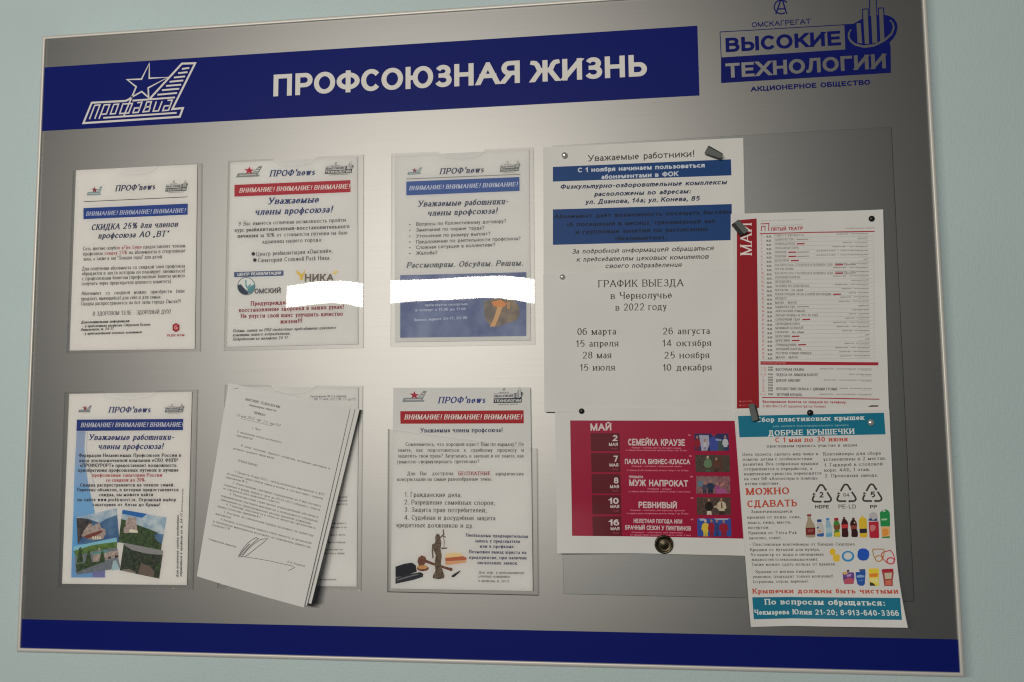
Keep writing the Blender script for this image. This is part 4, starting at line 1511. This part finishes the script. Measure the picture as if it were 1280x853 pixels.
stage([(792, 520), (972, 520), (975, 613), (795, 613)], tinted('printed_brown_stage', (0.045, 0.025, 0.02), (0.11, 0.06, 0.045), 260),
      figure(.36, .06, .2, (24, 18, 18), (190, 180, 164)) + figure(.73, .04, .24, (176, 164, 142), (48, 34, 30)) + [([(.5, .52), (.66, .4), (.68, .48), (.5, .62)], (168, 146, 124)), ([(.72, .3), (.75, .3), (.76, .62), (.72, .62)], (70, 30, 30))])
stage([(795, 632), (975, 632), (978, 728), (797, 728)], ink(38, 62, 128, 178),
      [([(.05, .02), (.2, 0), (.3, .1), (.1, .14)], (150, 160, 184)), ([(.5, 0), (.95, 0), (.9, .08), (.55, .1)], (150, 156, 180)), ([(.48, .45), (.64, .44), (.64, .6), (.48, .6)], (150, 156, 180))]
      + figure(.24, .06, .2, (196, 170, 60), (186, 160, 56), (190, 170, 150)) + figure(.42, .04, .18, (136, 24, 44), (120, 24, 40)) + figure(.58, .06, .14, (40, 60, 112), (34, 48, 96)) + figure(.78, .08, .24, (132, 24, 46), (122, 22, 42)))

# 10: theatre schedule --------------------------------------------------------------
_b10 = at(1111, 518)
S = lambda u, v: 0.0082 + 0.0008 * math.sin(9 * u + 5 * v) + 0.9 * max(0.0, u - _b10[0] + 0.05) ** 2
s10 = sheet('playbill', [(916, 267.5), (1103.8, 262), (1111.3, 519), (918, 517)], S, PAPER_COOL,
            'tall white monthly theatre schedule with a dark red strip down its left side', 'playbill')
Ra, Rc = Ruler(915, 265, 6.716), Ruler(915, 380, 6.4)
RW = 172
RED10 = ink(118, 16, 28, RW)
RED10b = ink(134, 30, 44, RW)
G10 = ink(106, 102, 100, RW)
D10 = ink(60, 56, 56, RW)
L10 = ink(150, 146, 142, RW)
T10 = ink(128, 124, 120, RW)
P = Print(S, Ruler(910, 255, 3.157))
P.quad([(35, 65), (113, 58), (123, 805), (35, 808)], RED10, 6, 60)
P.R = Ra
P.text('МАЙ', (166, 362), (164, 98), 14.0, 'serif', ink(200, 186, 184, RW + 6))
P.R = Rc
P.text('канал театра', (82, 785), (160, 783), 2.0, 'sans', ink(160, 90, 92, RW)); P.text('сайт театра омск', (82, 817), (200, 815), 2.0, 'sans', ink(160, 90, 92, RW))
P.disc((66, 780), 7, ink(170, 110, 110, RW), 5, 8); P.disc((66, 812), 7, ink(170, 110, 110, RW), 5, 8)
P.build('red_strip', s10)
P = Print(S, Ra)
P.polyline([(240, 102), (309, 98), (308, 160)], 1.1, RED10b)
P.polyline([(247, 162), (247, 123), (277, 121), (277, 160)], 1.0, RED10b)
P.text('ПЯТЫЙ ТЕАТР', (328, 161), (595, 152), 4.4, 'sansb', RED10b)
P.text('государственный драматический', (330, 122), (590, 113), 1.9, 'sans', L10)
P.text('министерство культуры омской области', (245, 80), (600, 70), 2.0, 'sans', L10)
P.text('в программе возможны изменения', (945, 145), (1195, 140), 2.2, 'sans', ink(140, 118, 116, RW))
P.polyline([(232, 184), (700, 172), (1198, 164)], 1.2, RED10b)
P.build('theatre_emblem', s10)
ROWS = [('РОМЕО И ДЖУЛЬЕТТА', 605, 0, 0, 880), ('ОДИНОЧЕСТВО', 522, 0, 1, 1050), ('ПРИМАДОННЫ', 525, 1, 0, 930), ('СВОБОДНАЯ ПАРА', 560, 0, 0, 845), ('ПЛЮШЕВЫЙ', 455, 1, 1, 710), ('ПЛЮШЕВЫЙ', 455, 1, 1, 710),
        ('БЕРЕГИНЯ', 476, 1, 0, 1105), ('КАК ПЕРЕСТАТЬ СТЕСНЯТЬСЯ И ПОЛЮБИТЬ СЕБЯ', 842, 1, 1, 865), ('РОСТИГОЛОВА', 518, 0, 0, 850), ('КАК ПЕРЕСТАТЬ СТЕСНЯТЬСЯ И ПОЛЮБИТЬ СЕБЯ', 845, 1, 1, 865),
        ('ХОРОШИЙ ПАРЕНЬ', 572, 0, 0, 850), ('ПЕРЕДЕЛКА', 498, 0, 0, 1000), ('ЧЕЛОВЕК ИЗ ПОДОЛЬСКА', 645, 0, 0, 865), ('ПАЛАЧИ - Не убий', 595, 0, 0, 920), ('РЕКОНСТРУКЦИЯ. ОСЕНЬ В НОВОЙ ШОТЛАНДИИ', 830, 1, 0, 980),
        ('ПРОЦЕСС', 460, 0, 0, 910), ('МАЧО - МАЧО', 543, 0, 0, 895), ('ОДИНОЧЕСТВО', 528, 0, 1, 1060), ('АПРЕЛЬСКИЙ РОМАНС', 615, 0, 0, 1010), ('ЛЫСАЯ ПЕВИЦА И ЧТО-ТО ЕЩЁ', 722, 0, 0, 980), ('СОЛНЕЧНЫЙ УДАР', 572, 1, 0, 950),
        ('СВОБОДНАЯ ПАРА', 567, 0, 0, 850), ('МНИМЫЙ БОЛЬНОЙ', 596, 0, 0, 878), ('ПАЛАЧИ - Не убий', 600, 0, 0, 925), ('БЕРЕГИНЯ', 482, 1, 0, 1118), ('БЕРЕГИНЯ', 482, 1, 0, 1118), ('ПРИМАДОННЫ', 537, 1, 0, 945), ('ХОРОШИЙ ПАРЕНЬ', 580, 0, 0, 865),
        ('РЕСТОРАН СПЯЩИХ ПРИНЦЕВ', 664, 0, 0, 900), ('МАЧО - МАЧО', 550, 0, 0, 905)]
P = Print(S, Ra)
for k_, (nm, x1, red, gr, rx0) in enumerate(ROWS):
    y = 207 + 35.3 * k_
    dx = k_ * 0.35
    sl = -5 * (1 - k_ / 30.0)
    P.text(nm, (357 + dx, y), (x1 + dx * .2, y + sl * .6), 2.7, 'serifb', ink(112 - k_, 108 - k_, 106 - k_, RW))
    P.text(str(1 + k_), (243 + dx, y), (243 + dx + (9 if k_ < 9 else 18), y), 2.6, 'sansb', ink(162, 92, 94, RW))
    P.text('18.30', (289 + dx, y + 8), (328 + dx, y + 7), 2.3, 'sansb', D10)
    x = x1 + 18
    if red:
        if nm.startswith('КАК'):
            x = 866
        P.polyline([(x, y - 8), (x + 66, y - 10)], 1.6, RED10b); x += 74
    if gr:
        P.polyline([(x, y - 9), (x + 100, y - 12)], 1.2, ink(128, 122, 120, RW))
    P.text('режиссёр - постановщик' if rx0 < 1000 else 'премьера', (rx0, y - 16), (1140 + k_ * .6, y - 20), 1.7, 'sansb', ink(118, 112, 110, RW))
    P.text('продолжительность', (1060, y - 6), (1140 + k_ * .6, y - 8), 1.3, 'sans', L10)
    P.text('16', (1180 + dx * .8, y - 12), (1192 + dx * .8, y - 12), 1.8, 'sans', L10)
    P.polyline([(236 + dx * .3, y + 9), (1195 + k_ * .5, y - 2)], 0.13, L10)
P.build('schedule_text', s10)
P = Print(S, Rc)
P.quad([(228, 460), (1170, 468), (1170, 492), (228, 487)], RED10b, 8, 2)
P.text('СПЕКТАКЛИ ДЛЯ ДЕТЕЙ', (236, 479), (428, 479), 2.0, 'sans', ink(176, 120, 122, RW))
P.lines([('ВОСТОЧНАЯ СКАЗКА', 350, 536, 575, 535), ('ЧУДЕСА НА ЗИМНЕМ БОЛОТЕ', 352, 578, 688, 578), ('ДОКТОР АЙБОЛИТ', 352, 623, 548, 623),
         ('ПУТЕШЕСТВИЕ НИЛЬСА С ДИКИМИ ГУСЯМИ', 352, 690, 840, 692), ('ЛЕТУЧИЙ КОРАБЛЬ', 357, 736, 560, 738)], 3.2, 'serifb', D10)
for y in (516, 536, 571, 596, 616, 636, 658, 680, 700, 730):
    P.text('11.00', (288, y), (326, y), 2.2, 'sansb', D10)
for s_, y, x in (('1, 8,', 520, 232), ('2, 15', 540, 232), ('13, 20', 572, 226), ('7', 596, 245), ('14', 616, 242), ('21', 636, 242), ('22', 660, 242), ('28', 682, 242), ('29', 704, 242), ('6, 31', 732, 228)):
    P.text(s_, (x, y), (x + 8 * len(s_), y), 2.5, 'sans', ink(164, 96, 98, RW))
for x0, y in ((705, 524), (935, 567), (735, 613), (860, 680), (700, 727)):
    P.text('режиссёр - постановщик спектакля', (x0, y), (1115, y + 2), 1.8, 'sansb', T10)
    P.text('продолжительность', (1035, y + 12), (1115, y + 13), 1.4, 'sans', L10)
P.polyline([(238, 749), (700, 754), (1178, 763)], 1.1, RED10b)
P.lines([('Бронирование билетов со скидкой по телефону:', 245, 792, 912, 797)], 3.3, 'sansb', ink(142, 62, 72, RW))
P.lines([('8-960-984-13-81 (администратор Ксения)', 245, 828, 748, 831)], 3.3, 'sans', ink(140, 66, 74, RW))
P.poly([(1085, 824), (1112, 812), (1172, 812), (1165, 823)], ink(70, 44, 50, RW))
P.build('footer_text', s10)

# 11: bottle cap collection poster ------------------------------------------------
_c11 = at(1135, 785); _t11 = at(1111, 513)
S = lambda u, v: 0.0104 + 0.0007 * math.sin(10 * u + 4) + 0.35 * max(0.0, 0.16 - (v - _c11[1])) ** 2 + 2.4 * max(0.0, 0.12 - (v - _c11[1])) ** 2 * max(0.0, min(1.0, (u - _c11[0] + 0.16) / .16))
s11 = sheet('poster', [(918.8, 514.5), (1111.6, 511.5), (1135, 785), (938.5, 784)], S, PAPER_COOL,
            'bottle cap collection poster with teal bands, recycling triangles and small pictures of bottles', 'poster', None, 40)
R11, R12, R13, R14 = Ruler(910, 500, 5.447), Ruler(910, 630, 5.017), Ruler(1000, 595, 9.846), Ruler(1000, 660, 9.846)
TEAL = ink(10, 88, 112, 166)
W11 = ink(172, 178, 176, 166)
BR = ink(148, 58, 40, 166)
D11 = ink(46, 42, 38, 166)
P = Print(S, R11)
P.quad([(68, 110), (1062, 88), (1072, 235), (78, 255)], TEAL, 90, 16)
P.text('Сбор пластиковых крышек', (195, 152), (928, 136), 6.3, 'slabb', W11)
P.text('для эколого-благотворительного проекта', (305, 186), (820, 178), 2.6, 'slab', ink(110, 150, 156, 166))
P.text('ДОБРЫЕ КРЫШЕЧКИ', (275, 245), (860, 232), 6.8, 'slabb', W11)
P.build('banner', s11)
P = Print(S, R12)
P.quad([(152, 586), (1080, 590), (1091, 728), (162, 724)], TEAL, 90, 30)
P.text('По вопросам обращаться:', (232, 632), (982, 639), 7.0, 'slabb', W11)
P.text('Чекмарева Юлия 21-20; 8-913-640-3366', (168, 696), (1075, 704), 6.3, 'slabb', W11)
P.build('banner', s11)
P = Print(S, R11)
P.text('С 1 мая по 30 июня', (322, 290), (813, 282), 6.2, 'slabb', BR)
P.build('date_line', s11)
P = Print(S, R11)
P.text('МОЖНО', (125, 648), (418, 642), 8.6, 'slabb', BR)
P.text('СДАВАТЬ', (132, 732), (472, 725), 8.6, 'slabb', BR)
P.build('headline', s11)
P = Print(S, R12)
P.text('Крышечки должны быть чистыми', (155, 563), (1068, 563), 6.3, 'slabb', BR)
P.build('reminder_line', s11)
P = Print(S, R11)
P.text('приглашаем принять участие в акции', (265, 325), (877, 317), 3.8, 'slab', D11)
P.lines([('Цель проекта: сделать мир чище и', 100, 381, 613, 377), ('помочь детям с особенностями', 102, 415, 572, 410), ('развития. Все собранные крышки', 105, 448, 612, 443),
         ('отправляются в переработку, а', 107, 481, 572, 477), ('вырученные средства переводятся', 110, 514, 635, 508), ('на счет БФ «Волонтеры в помощь', 112, 548, 610, 542), ('детям-сиротам».', 115, 580, 350, 577)], 3.8, 'slab', D11)
P.lines([('Контейнеры для сбора', 650, 380, 1040, 373), ('установлены в 2 местах:', 650, 416, 1075, 408), ('1. Гардероб в столовой', 657, 455, 1052, 446), ('корп. 44Б, 1 этаж.', 657, 490, 968, 484), ('2. Проходная завода.', 660, 528, 1020, 523)], 4.2, 'slab', D11)
P.R = R12
P.lines([('- Завинчивающиеся', 122, 58, 402, 55), ('крышки от воды, сока,', 122, 93, 455, 90), ('кваса, пива, масла,', 125, 126, 395, 123), ('йогуртов.', 128, 158, 258, 156), ('Крышки от Tetra Pak', 130, 191, 430, 189), ('(молоко, соки).', 132, 223, 335, 221),
         ('- Пластиковые контейнеры от Киндер Сюрприз.', 135, 263, 800, 261), ('Крышки от бутылей для кулера,', 140, 297, 575, 294), ('5л канистр от воды и непищевых', 143, 328, 600, 325), ('жидкостей (стеклоомывателей).', 148, 358, 565, 357), ('Также можно сдать кольца от крышек.', 148, 389, 678, 386),
         ('- Крышки от мягких пищевых', 155, 435, 543, 432), ('упаковок. (подходят только колпачки!)', 157, 466, 660, 462), ('(сгущенка, соусы, варенье).', 158, 497, 507, 494)], 3.7, 'slab', D11)
P.build('body_text', s11)
TRI = ink(50, 47, 45, 166)
for dx, dy, num, nx0, nx1, ny, nc, nm, lx0, lx1, lc in ((0, 0, '2', 240, 290, 267, 7.2, 'HDPE', 187, 357, 4.4), (303, -6, '04', 533, 607, 256, 4.6, 'PE-LD', 475, 690, 5.0), (620, -8, '5', 868, 926, 265, 7.4, 'PP', 862, 948, 4.4)):
    P = Print(S, R13)
    sh_ = lambda pts: [(x + dx, y + dy) for x, y in pts]
    P.polyline(sh_([(196, 196), (232, 130), (246, 114), (262, 112), (278, 116), (292, 132), (312, 168)]), 2.3, TRI)
    P.poly(sh_([(330, 156), (325, 190), (294, 172)]), TRI)
    P.polyline(sh_([(334, 202), (378, 270), (384, 292), (374, 310), (352, 318), (312, 318)]), 2.3, TRI)
    P.poly(sh_([(314, 300), (314, 336), (284, 318)]), TRI)
    P.polyline(sh_([(266, 318), (184, 318), (162, 310), (154, 294), (160, 272), (176, 240)]), 2.3, TRI)
    P.poly(sh_([(152, 236), (166, 206), (198, 228)]), TRI)
    P.text(num, (nx0, ny), (nx1, ny), nc, 'sansb' if num != '04' else 'sans', TRI)
    P.text(nm, (lx0, 402), (lx1, 402), lc, 'sansb' if nm != 'PE-LD' else 'sans', TRI)
    P.build('recycling_symbol', s11)


def pic(r, items, name):
    P = Print(S, r)
    xs, ys = [p[0] for p in items[-1][0]], [p[1] for p in items[-1][0]]
    P.lay_flat((sum(xs) / len(xs), sum(ys) / len(ys)), 5e-4)
    for it in items:
        P.poly(it[0], ink(*it[1], 184))
    P.build(name, s11)


BN = 'bottle_picture'
pic(R13, [([(84, 474), (136, 472), (138, 492), (84, 494)], (124, 26, 36)), ([(92, 494), (130, 494), (138, 540), (178, 600), (186, 640), (186, 748), (160, 758), (92, 758), (70, 745), (66, 640), (74, 590), (90, 545)], (142, 132, 112)),
          ([(68, 640), (186, 636), (186, 724), (72, 726)], (104, 28, 36)), ([(90, 660), (160, 655), (160, 690), (92, 694)], (126, 70, 66))], BN)
pic(R13, [([(208, 536), (262, 534), (264, 566), (208, 568)], (28, 58, 120)), ([(212, 570), (262, 570), (284, 610), (292, 640), (292, 735), (278, 748), (212, 746), (203, 730), (203, 630), (207, 600)], (166, 166, 166)),
          ([(203, 720), (292, 700), (292, 738), (278, 748), (212, 746)], (46, 82, 140)), ([(225, 672), (250, 668), (252, 692), (228, 698)], (196, 120, 60)), ([(204, 630), (230, 625), (228, 645), (205, 650)], (50, 76, 120))], BN)
pic(R13, [([(320, 520), (358, 518), (360, 544), (320, 546)], (60, 118, 170)), ([(322, 546), (358, 546), (372, 580), (390, 640), (392, 740), (380, 754), (322, 752), (316, 730), (314, 610), (320, 580)], (126, 158, 176)),
          ([(316, 640), (390, 630), (392, 690), (316, 700)], (150, 172, 182)), ([(318, 715), (392, 708), (390, 742), (322, 750)], (92, 146, 176))], BN)
pic(R13, [([(418, 518), (468, 516), (470, 550), (420, 552)], (140, 24, 44)), ([(422, 552), (468, 552), (490, 600), (494, 640), (478, 668), (494, 710), (494, 740), (480, 752), (424, 750), (414, 736), (418, 690), (426, 665), (410, 630), (412, 590)], (60, 116, 48)),
          ([(416, 610), (490, 600), (486, 660), (424, 668)], (110, 66, 44)), ([(420, 700), (492, 690), (494, 736), (478, 750), (424, 748)], (186, 166, 48))], BN)
pic(R13, [([(528, 508), (552, 506), (552, 524), (528, 524)], (66, 24, 26)), ([(526, 526), (552, 526), (582, 560), (592, 600), (586, 660), (594, 700), (594, 745), (578, 754), (520, 752), (512, 740), (514, 690), (510, 640), (506, 590), (514, 560)], (54, 20, 24)),
          ([(506, 600), (592, 594), (588, 640), (510, 648)], (170, 48, 54))], BN)
pic(R13, [([(638, 518), (668, 512), (672, 536), (640, 540)], (78, 44, 40)), ([(640, 538), (668, 536), (690, 560), (700, 600), (694, 650), (710, 690), (710, 742), (696, 754), (636, 752), (630, 735), (632, 680), (622, 630), (614, 590), (622, 560)], (44, 22, 22)),
          ([(622, 612), (700, 606), (698, 650), (626, 656)], (124, 60, 52)), ([(660, 560), (680, 570), (676, 590), (662, 585)], (150, 130, 120))], BN)
pic(R13, [([(752, 484), (774, 482), (774, 506), (752, 508)], (190, 172, 120)), ([(752, 508), (776, 506), (804, 520), (818, 540), (822, 640), (826, 752), (810, 758), (744, 758), (734, 745), (728, 640), (720, 545), (732, 522)], (190, 160, 44)),
          ([(730, 652), (820, 648), (822, 702), (734, 706)], (36, 34, 50))], BN)
pic(R13, [([(850, 470), (880, 448), (920, 446), (948, 470), (952, 550), (842, 552)], (160, 158, 160)), ([(842, 528), (880, 520), (890, 545), (945, 520), (950, 555), (842, 552)], (52, 70, 120)),
          ([(844, 566), (964, 560), (972, 752), (960, 766), (864, 764), (854, 750)], (158, 32, 48)), ([(862, 610), (900, 600), (930, 620), (925, 660), (880, 690), (864, 660)], (176, 110, 112))], BN)
pic(R13, [([(980, 452), (1015, 420), (1050, 410), (1085, 425), (1104, 460), (1106, 620), (990, 622)], (30, 122, 66)), ([(1012, 425), (1042, 412), (1050, 440), (1020, 445)], (170, 172, 168)), ([(1000, 528), (1070, 524), (1070, 545), (1000, 548)], (150, 176, 150)),
          ([(996, 624), (1106, 622), (1106, 755), (1090, 766), (1006, 762)], (196, 158, 110)), ([(1010, 660), (1050, 645), (1085, 665), (1090, 715), (1055, 740), (1012, 740)], (206, 130, 60)), ([(1004, 750), (1104, 742), (1098, 766), (1008, 764)], (50, 116, 60))], BN)
P = Print(S, R14)
P.disc((400, 295), 36, ink(204, 164, 42, 186), 42); P.poly([(400, 350), (420, 330), (470, 322), (490, 345), (486, 405), (470, 418), (420, 412), (405, 385)], ink(206, 166, 54, 186))
P.build('capsule_picture', s11)
P = Print(S, R14)
P.polyline([(590 + 66 * math.cos(a * math.pi / 15), 350 + 56 * math.sin(a * math.pi / 15)) for a in range(31)], 2.2, ink(46, 122, 172, 186), True)
P.polyline([(590 + 52 * math.cos(a * math.pi / 15), 347 + 44 * math.sin(a * math.pi / 15)) for a in range(31)], 0.8, ink(130, 164, 184, 186), True)
P.build('cap_ring_picture', s11)
P = Print(S, R14)
P.poly([(712, 290), (730, 262), (765, 252), (810, 256), (845, 285), (854, 330), (842, 375), (815, 400), (765, 404), (725, 388), (704, 350)], ink(24, 66, 148, 166))
P.polyline([(725, 375), (765, 396), (815, 392), (838, 370)], 0.8, ink(20, 48, 120, 166))
P.build('lid_picture', s11)
P = Print(S, R14)
P.polyline([(940, 408), (905, 340), (892, 275), (905, 262), (1025, 262), (1036, 280), (1030, 340), (1005, 400)], 1.2, ink(134, 104, 56, 166))
P.polyline([(968 + 42 * math.cos(a * math.pi / 10), 378 + 36 * math.sin(a * math.pi / 10)) for a in range(21)], 1.3, ink(146, 106, 46, 166), True)
P.polyline([(1075, 435), (1025, 385), (1000, 325), (1020, 300), (1110, 276), (1140, 310), (1168, 385), (1150, 420)], 1.2, ink(156, 48, 66, 166))
P.polyline([(1115 + 46 * math.cos(a * math.pi / 10), 406 + 38 * math.sin(a * math.pi / 10)) for a in range(21)], 1.5, ink(160, 44, 60, 166), True)
P.build('handle_ring_picture', s11)
PK = 'pouch_picture'
pic(R14, [([(575, 518), (602, 514), (604, 540), (576, 542)], (84, 44, 60)), ([(522, 552), (560, 545), (662, 548), (668, 620), (655, 690), (545, 692), (530, 640)], (86, 56, 124)), ([(524, 545), (560, 540), (590, 560), (540, 580)], (190, 150, 80)),
          ([(535, 640), (600, 610), (662, 630), (655, 688), (548, 690)], (160, 72, 90)), ([(570, 575), (630, 565), (625, 595), (575, 602)], (150, 130, 170))], PK)
pic(R14, [([(720, 510), (800, 505), (804, 560), (800, 600), (795, 690), (775, 712), (730, 710), (705, 690), (684, 600), (682, 545), (740, 540)], (30, 70, 142)), ([(725, 512), (798, 506), (796, 520), (726, 524)], (72, 74, 92)), ([(690, 590), (740, 575), (795, 590), (780, 608), (700, 612)], (120, 146, 186)), ([(715, 640), (775, 630), (775, 655), (718, 660)], (60, 100, 166))], PK)
pic(R14, [([(836, 505), (866, 496), (968, 498), (970, 560), (966, 640), (972, 712), (856, 712), (850, 600)], (204, 176, 52)), ([(850, 565), (955, 556), (952, 600), (852, 604)], (196, 112, 42)), ([(856, 620), (960, 610), (962, 690), (860, 660)], (206, 190, 120)), ([(858, 665), (900, 680), (930, 712), (858, 712)], (42, 42, 32))], PK)
pic(R14, [([(1000, 510), (1020, 506), (1145, 502), (1150, 560), (1138, 640), (1140, 715), (1036, 715), (1020, 600), (1006, 545)], (140, 62, 60)), ([(1000, 512), (1145, 502), (1146, 535), (1020, 540)], (150, 28, 44)), ([(1036, 556), (1128, 550), (1122, 625), (1046, 630)], (170, 162, 142)),
          ([(1048, 650), (1120, 640), (1124, 700), (1052, 705)], (176, 96, 76))], PK)


# ------------------------------------------------------------------ pins, button and tab pins
def lathe(prof, mat, c, m=None, n=28, tilt=(0, 0)):
    """profile of (radius, distance from the base) spun about the board's normal through c = (u, v, d)"""
    m = m or Mesh()
    rows = []
    for r, h in prof:
        rows.append([wpt(c[0] + r * math.cos(2 * math.pi * j / n) + tilt[0] * h, c[1] + r * math.sin(2 * math.pi * j / n) + tilt[1] * h, c[2] + h) for j in range(n + 1)])
    m.grid(rows, mat, True, False)
    return m


DOME = [(0.0008, 0.0), (0.0046, 0.0001), (0.0052, 0.0006), (0.0052, 0.0012), (0.0048, 0.0022), (0.0040, 0.0031), (0.0028, 0.0038), (0.0014, 0.0042), (0.00005, 0.0043)]


def pin(px, py, d, mat, label, group, k=1.0, name='push_pin'):
    u, v = at(px, py, d + .002)
    root = lathe([(r * k, h * k) for r, h in DOME], mat, (u, v, d)).build(name, None, wpt(u, v, d))
    tag(root, label, 'push pin', group)
    sh = lathe([(0.0006, -0.006), (0.0006, 0.0002)], chrome, (u, v, d)).build('needle', root)
    return root


SP, BP = 'silver dome pins', 'small black pins'
pin(705.5, 193.8, .0046, chrome, 'silver dome pin at the upper left corner of the notice with two blue bars', SP, .88)
pin(702.8, 346.2, .0056, chrome, 'silver dome pin at the upper left corner of the trip dates notice', SP, .80)
pin(1089, 528.5, .0112, chrome, 'silver dome pin in the teal heading of the bottle cap poster', SP, .88)
pin(727, 514.2, .0068, black_plastic, 'small black pin above the crimson playbill', BP, .80)
pin(1090, 273.3, .0094, black_plastic, 'small black pin in the upper right corner of the theatre schedule', BP, .84)
pin(1013, 516.2, .0112, black_plastic, 'small black pin where the theatre schedule meets the bottle cap poster', BP, .84)

u, v = at(830, 681, .012)
BTN = [(0.0005, 0.0), (0.0118, 0.0), (0.0132, 0.0008), (0.0136, 0.0018), (0.0131, 0.0027), (0.0118, 0.0030), (0.0107, 0.0025), (0.0092, 0.0018), (0.006, 0.0021), (0.003, 0.0026), (0.00005, 0.0028)]
btn = lathe([(r * .98, h * 1.6) for r, h in BTN], brass, (u, v, .0066), None, 40).build('round_magnet', None, wpt(u, v, .0066))
tag(btn, 'round dark brass button magnet at the foot of the crimson playbill', 'magnet')


def bar(mat, c, ex, L, Wd, T, taper=1.0, rise=0.0, name='tab', parent=None, origin=None, side=0.0):
    """rounded flat bar: c = (u, v, d) of its centre, ex = direction of its length in the board plane"""
    l = math.hypot(*ex); ex = (ex[0] / l, ex[1] / l); ey = (-ex[1], ex[0])
    m = Mesh()
    rows = []
    nl = 10
    for i in range(nl + 1):
        t = i / nl
        t = min(1.0, max(0.0, (i - 0.4) / (nl - 0.8))) if 0 < i < nl else t
        x = (t - 0.5) * L
        e = 0.86 if i in (0, nl) else 1.0
        hw_ = Wd / 2 * (1 + (taper - 1) * t) * e
        ht = T / 2 * e
        ring = []
        for a, b_ in ((-1, -.7), (-.86, -1), (.86, -1), (1, -.7), (1, .7), (.86, 1), (-.86, 1), (-1, .7), (-1, -.7)):
            yy, zz = a * hw_, b_ * ht
            u_ = c[0] + ex[0] * x + ey[0] * yy
            v_ = c[1] + ex[1] * x + ey[1] * yy
            ring.append(wpt(u_, v_, c[2] + zz + rise * t + side * a))
        rows.append(ring)
    m.grid(rows, mat, False, False)
    m.face(rows[0][:-1], mat); m.face(rows[-1][:-1][::-1], mat)
    return m.build(name, parent, origin)


def tab_pin(p0, p1, d, Wd, label, back_off, rise=.004, taper=1.0, side=0.0):
    a, b_ = at(*p0, d), at(*p1, d)
    c = ((a[0] + b_[0]) / 2, (a[1] + b_[1]) / 2)
    ex = (b_[0] - a[0], b_[1] - a[1]); L = math.hypot(*ex)
    root = bpy.data.objects.new('tab_pin', None)
    link(root)
    root['_o'] = wpt(c[0], c[1], d); root.location = root['_o']; root.empty_display_size = .01
    tag(root, label, 'tab pin', 'dark grey tab pins')
    bar(tab_plastic, (c[0], c[1], d + .005), ex, L, Wd, .0022, taper, rise, 'tab', root, None, side)
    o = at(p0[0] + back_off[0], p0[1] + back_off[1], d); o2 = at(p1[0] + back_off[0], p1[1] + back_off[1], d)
    bar(black_plastic, ((o[0] + o2[0]) / 2, (o[1] + o2[1]) / 2, d + .0017), ex, L * .97, Wd * .8, .003, taper, 0.0, 'shade_backing', root)  # black bar added behind the tab to stand in for its shaded edge
    lathe([(0.0028, -.0005), (0.0030, .004)], black_plastic, (c[0], c[1], d)).build('collar', root)
    return root


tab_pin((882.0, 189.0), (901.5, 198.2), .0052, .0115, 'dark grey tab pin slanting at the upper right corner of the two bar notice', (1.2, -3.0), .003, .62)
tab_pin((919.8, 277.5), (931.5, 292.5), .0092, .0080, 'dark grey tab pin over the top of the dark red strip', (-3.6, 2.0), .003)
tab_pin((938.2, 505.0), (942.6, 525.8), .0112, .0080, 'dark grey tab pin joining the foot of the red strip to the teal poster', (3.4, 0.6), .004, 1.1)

for o in bpy.data.objects:
    if '_o' in o:
        del o['_o']
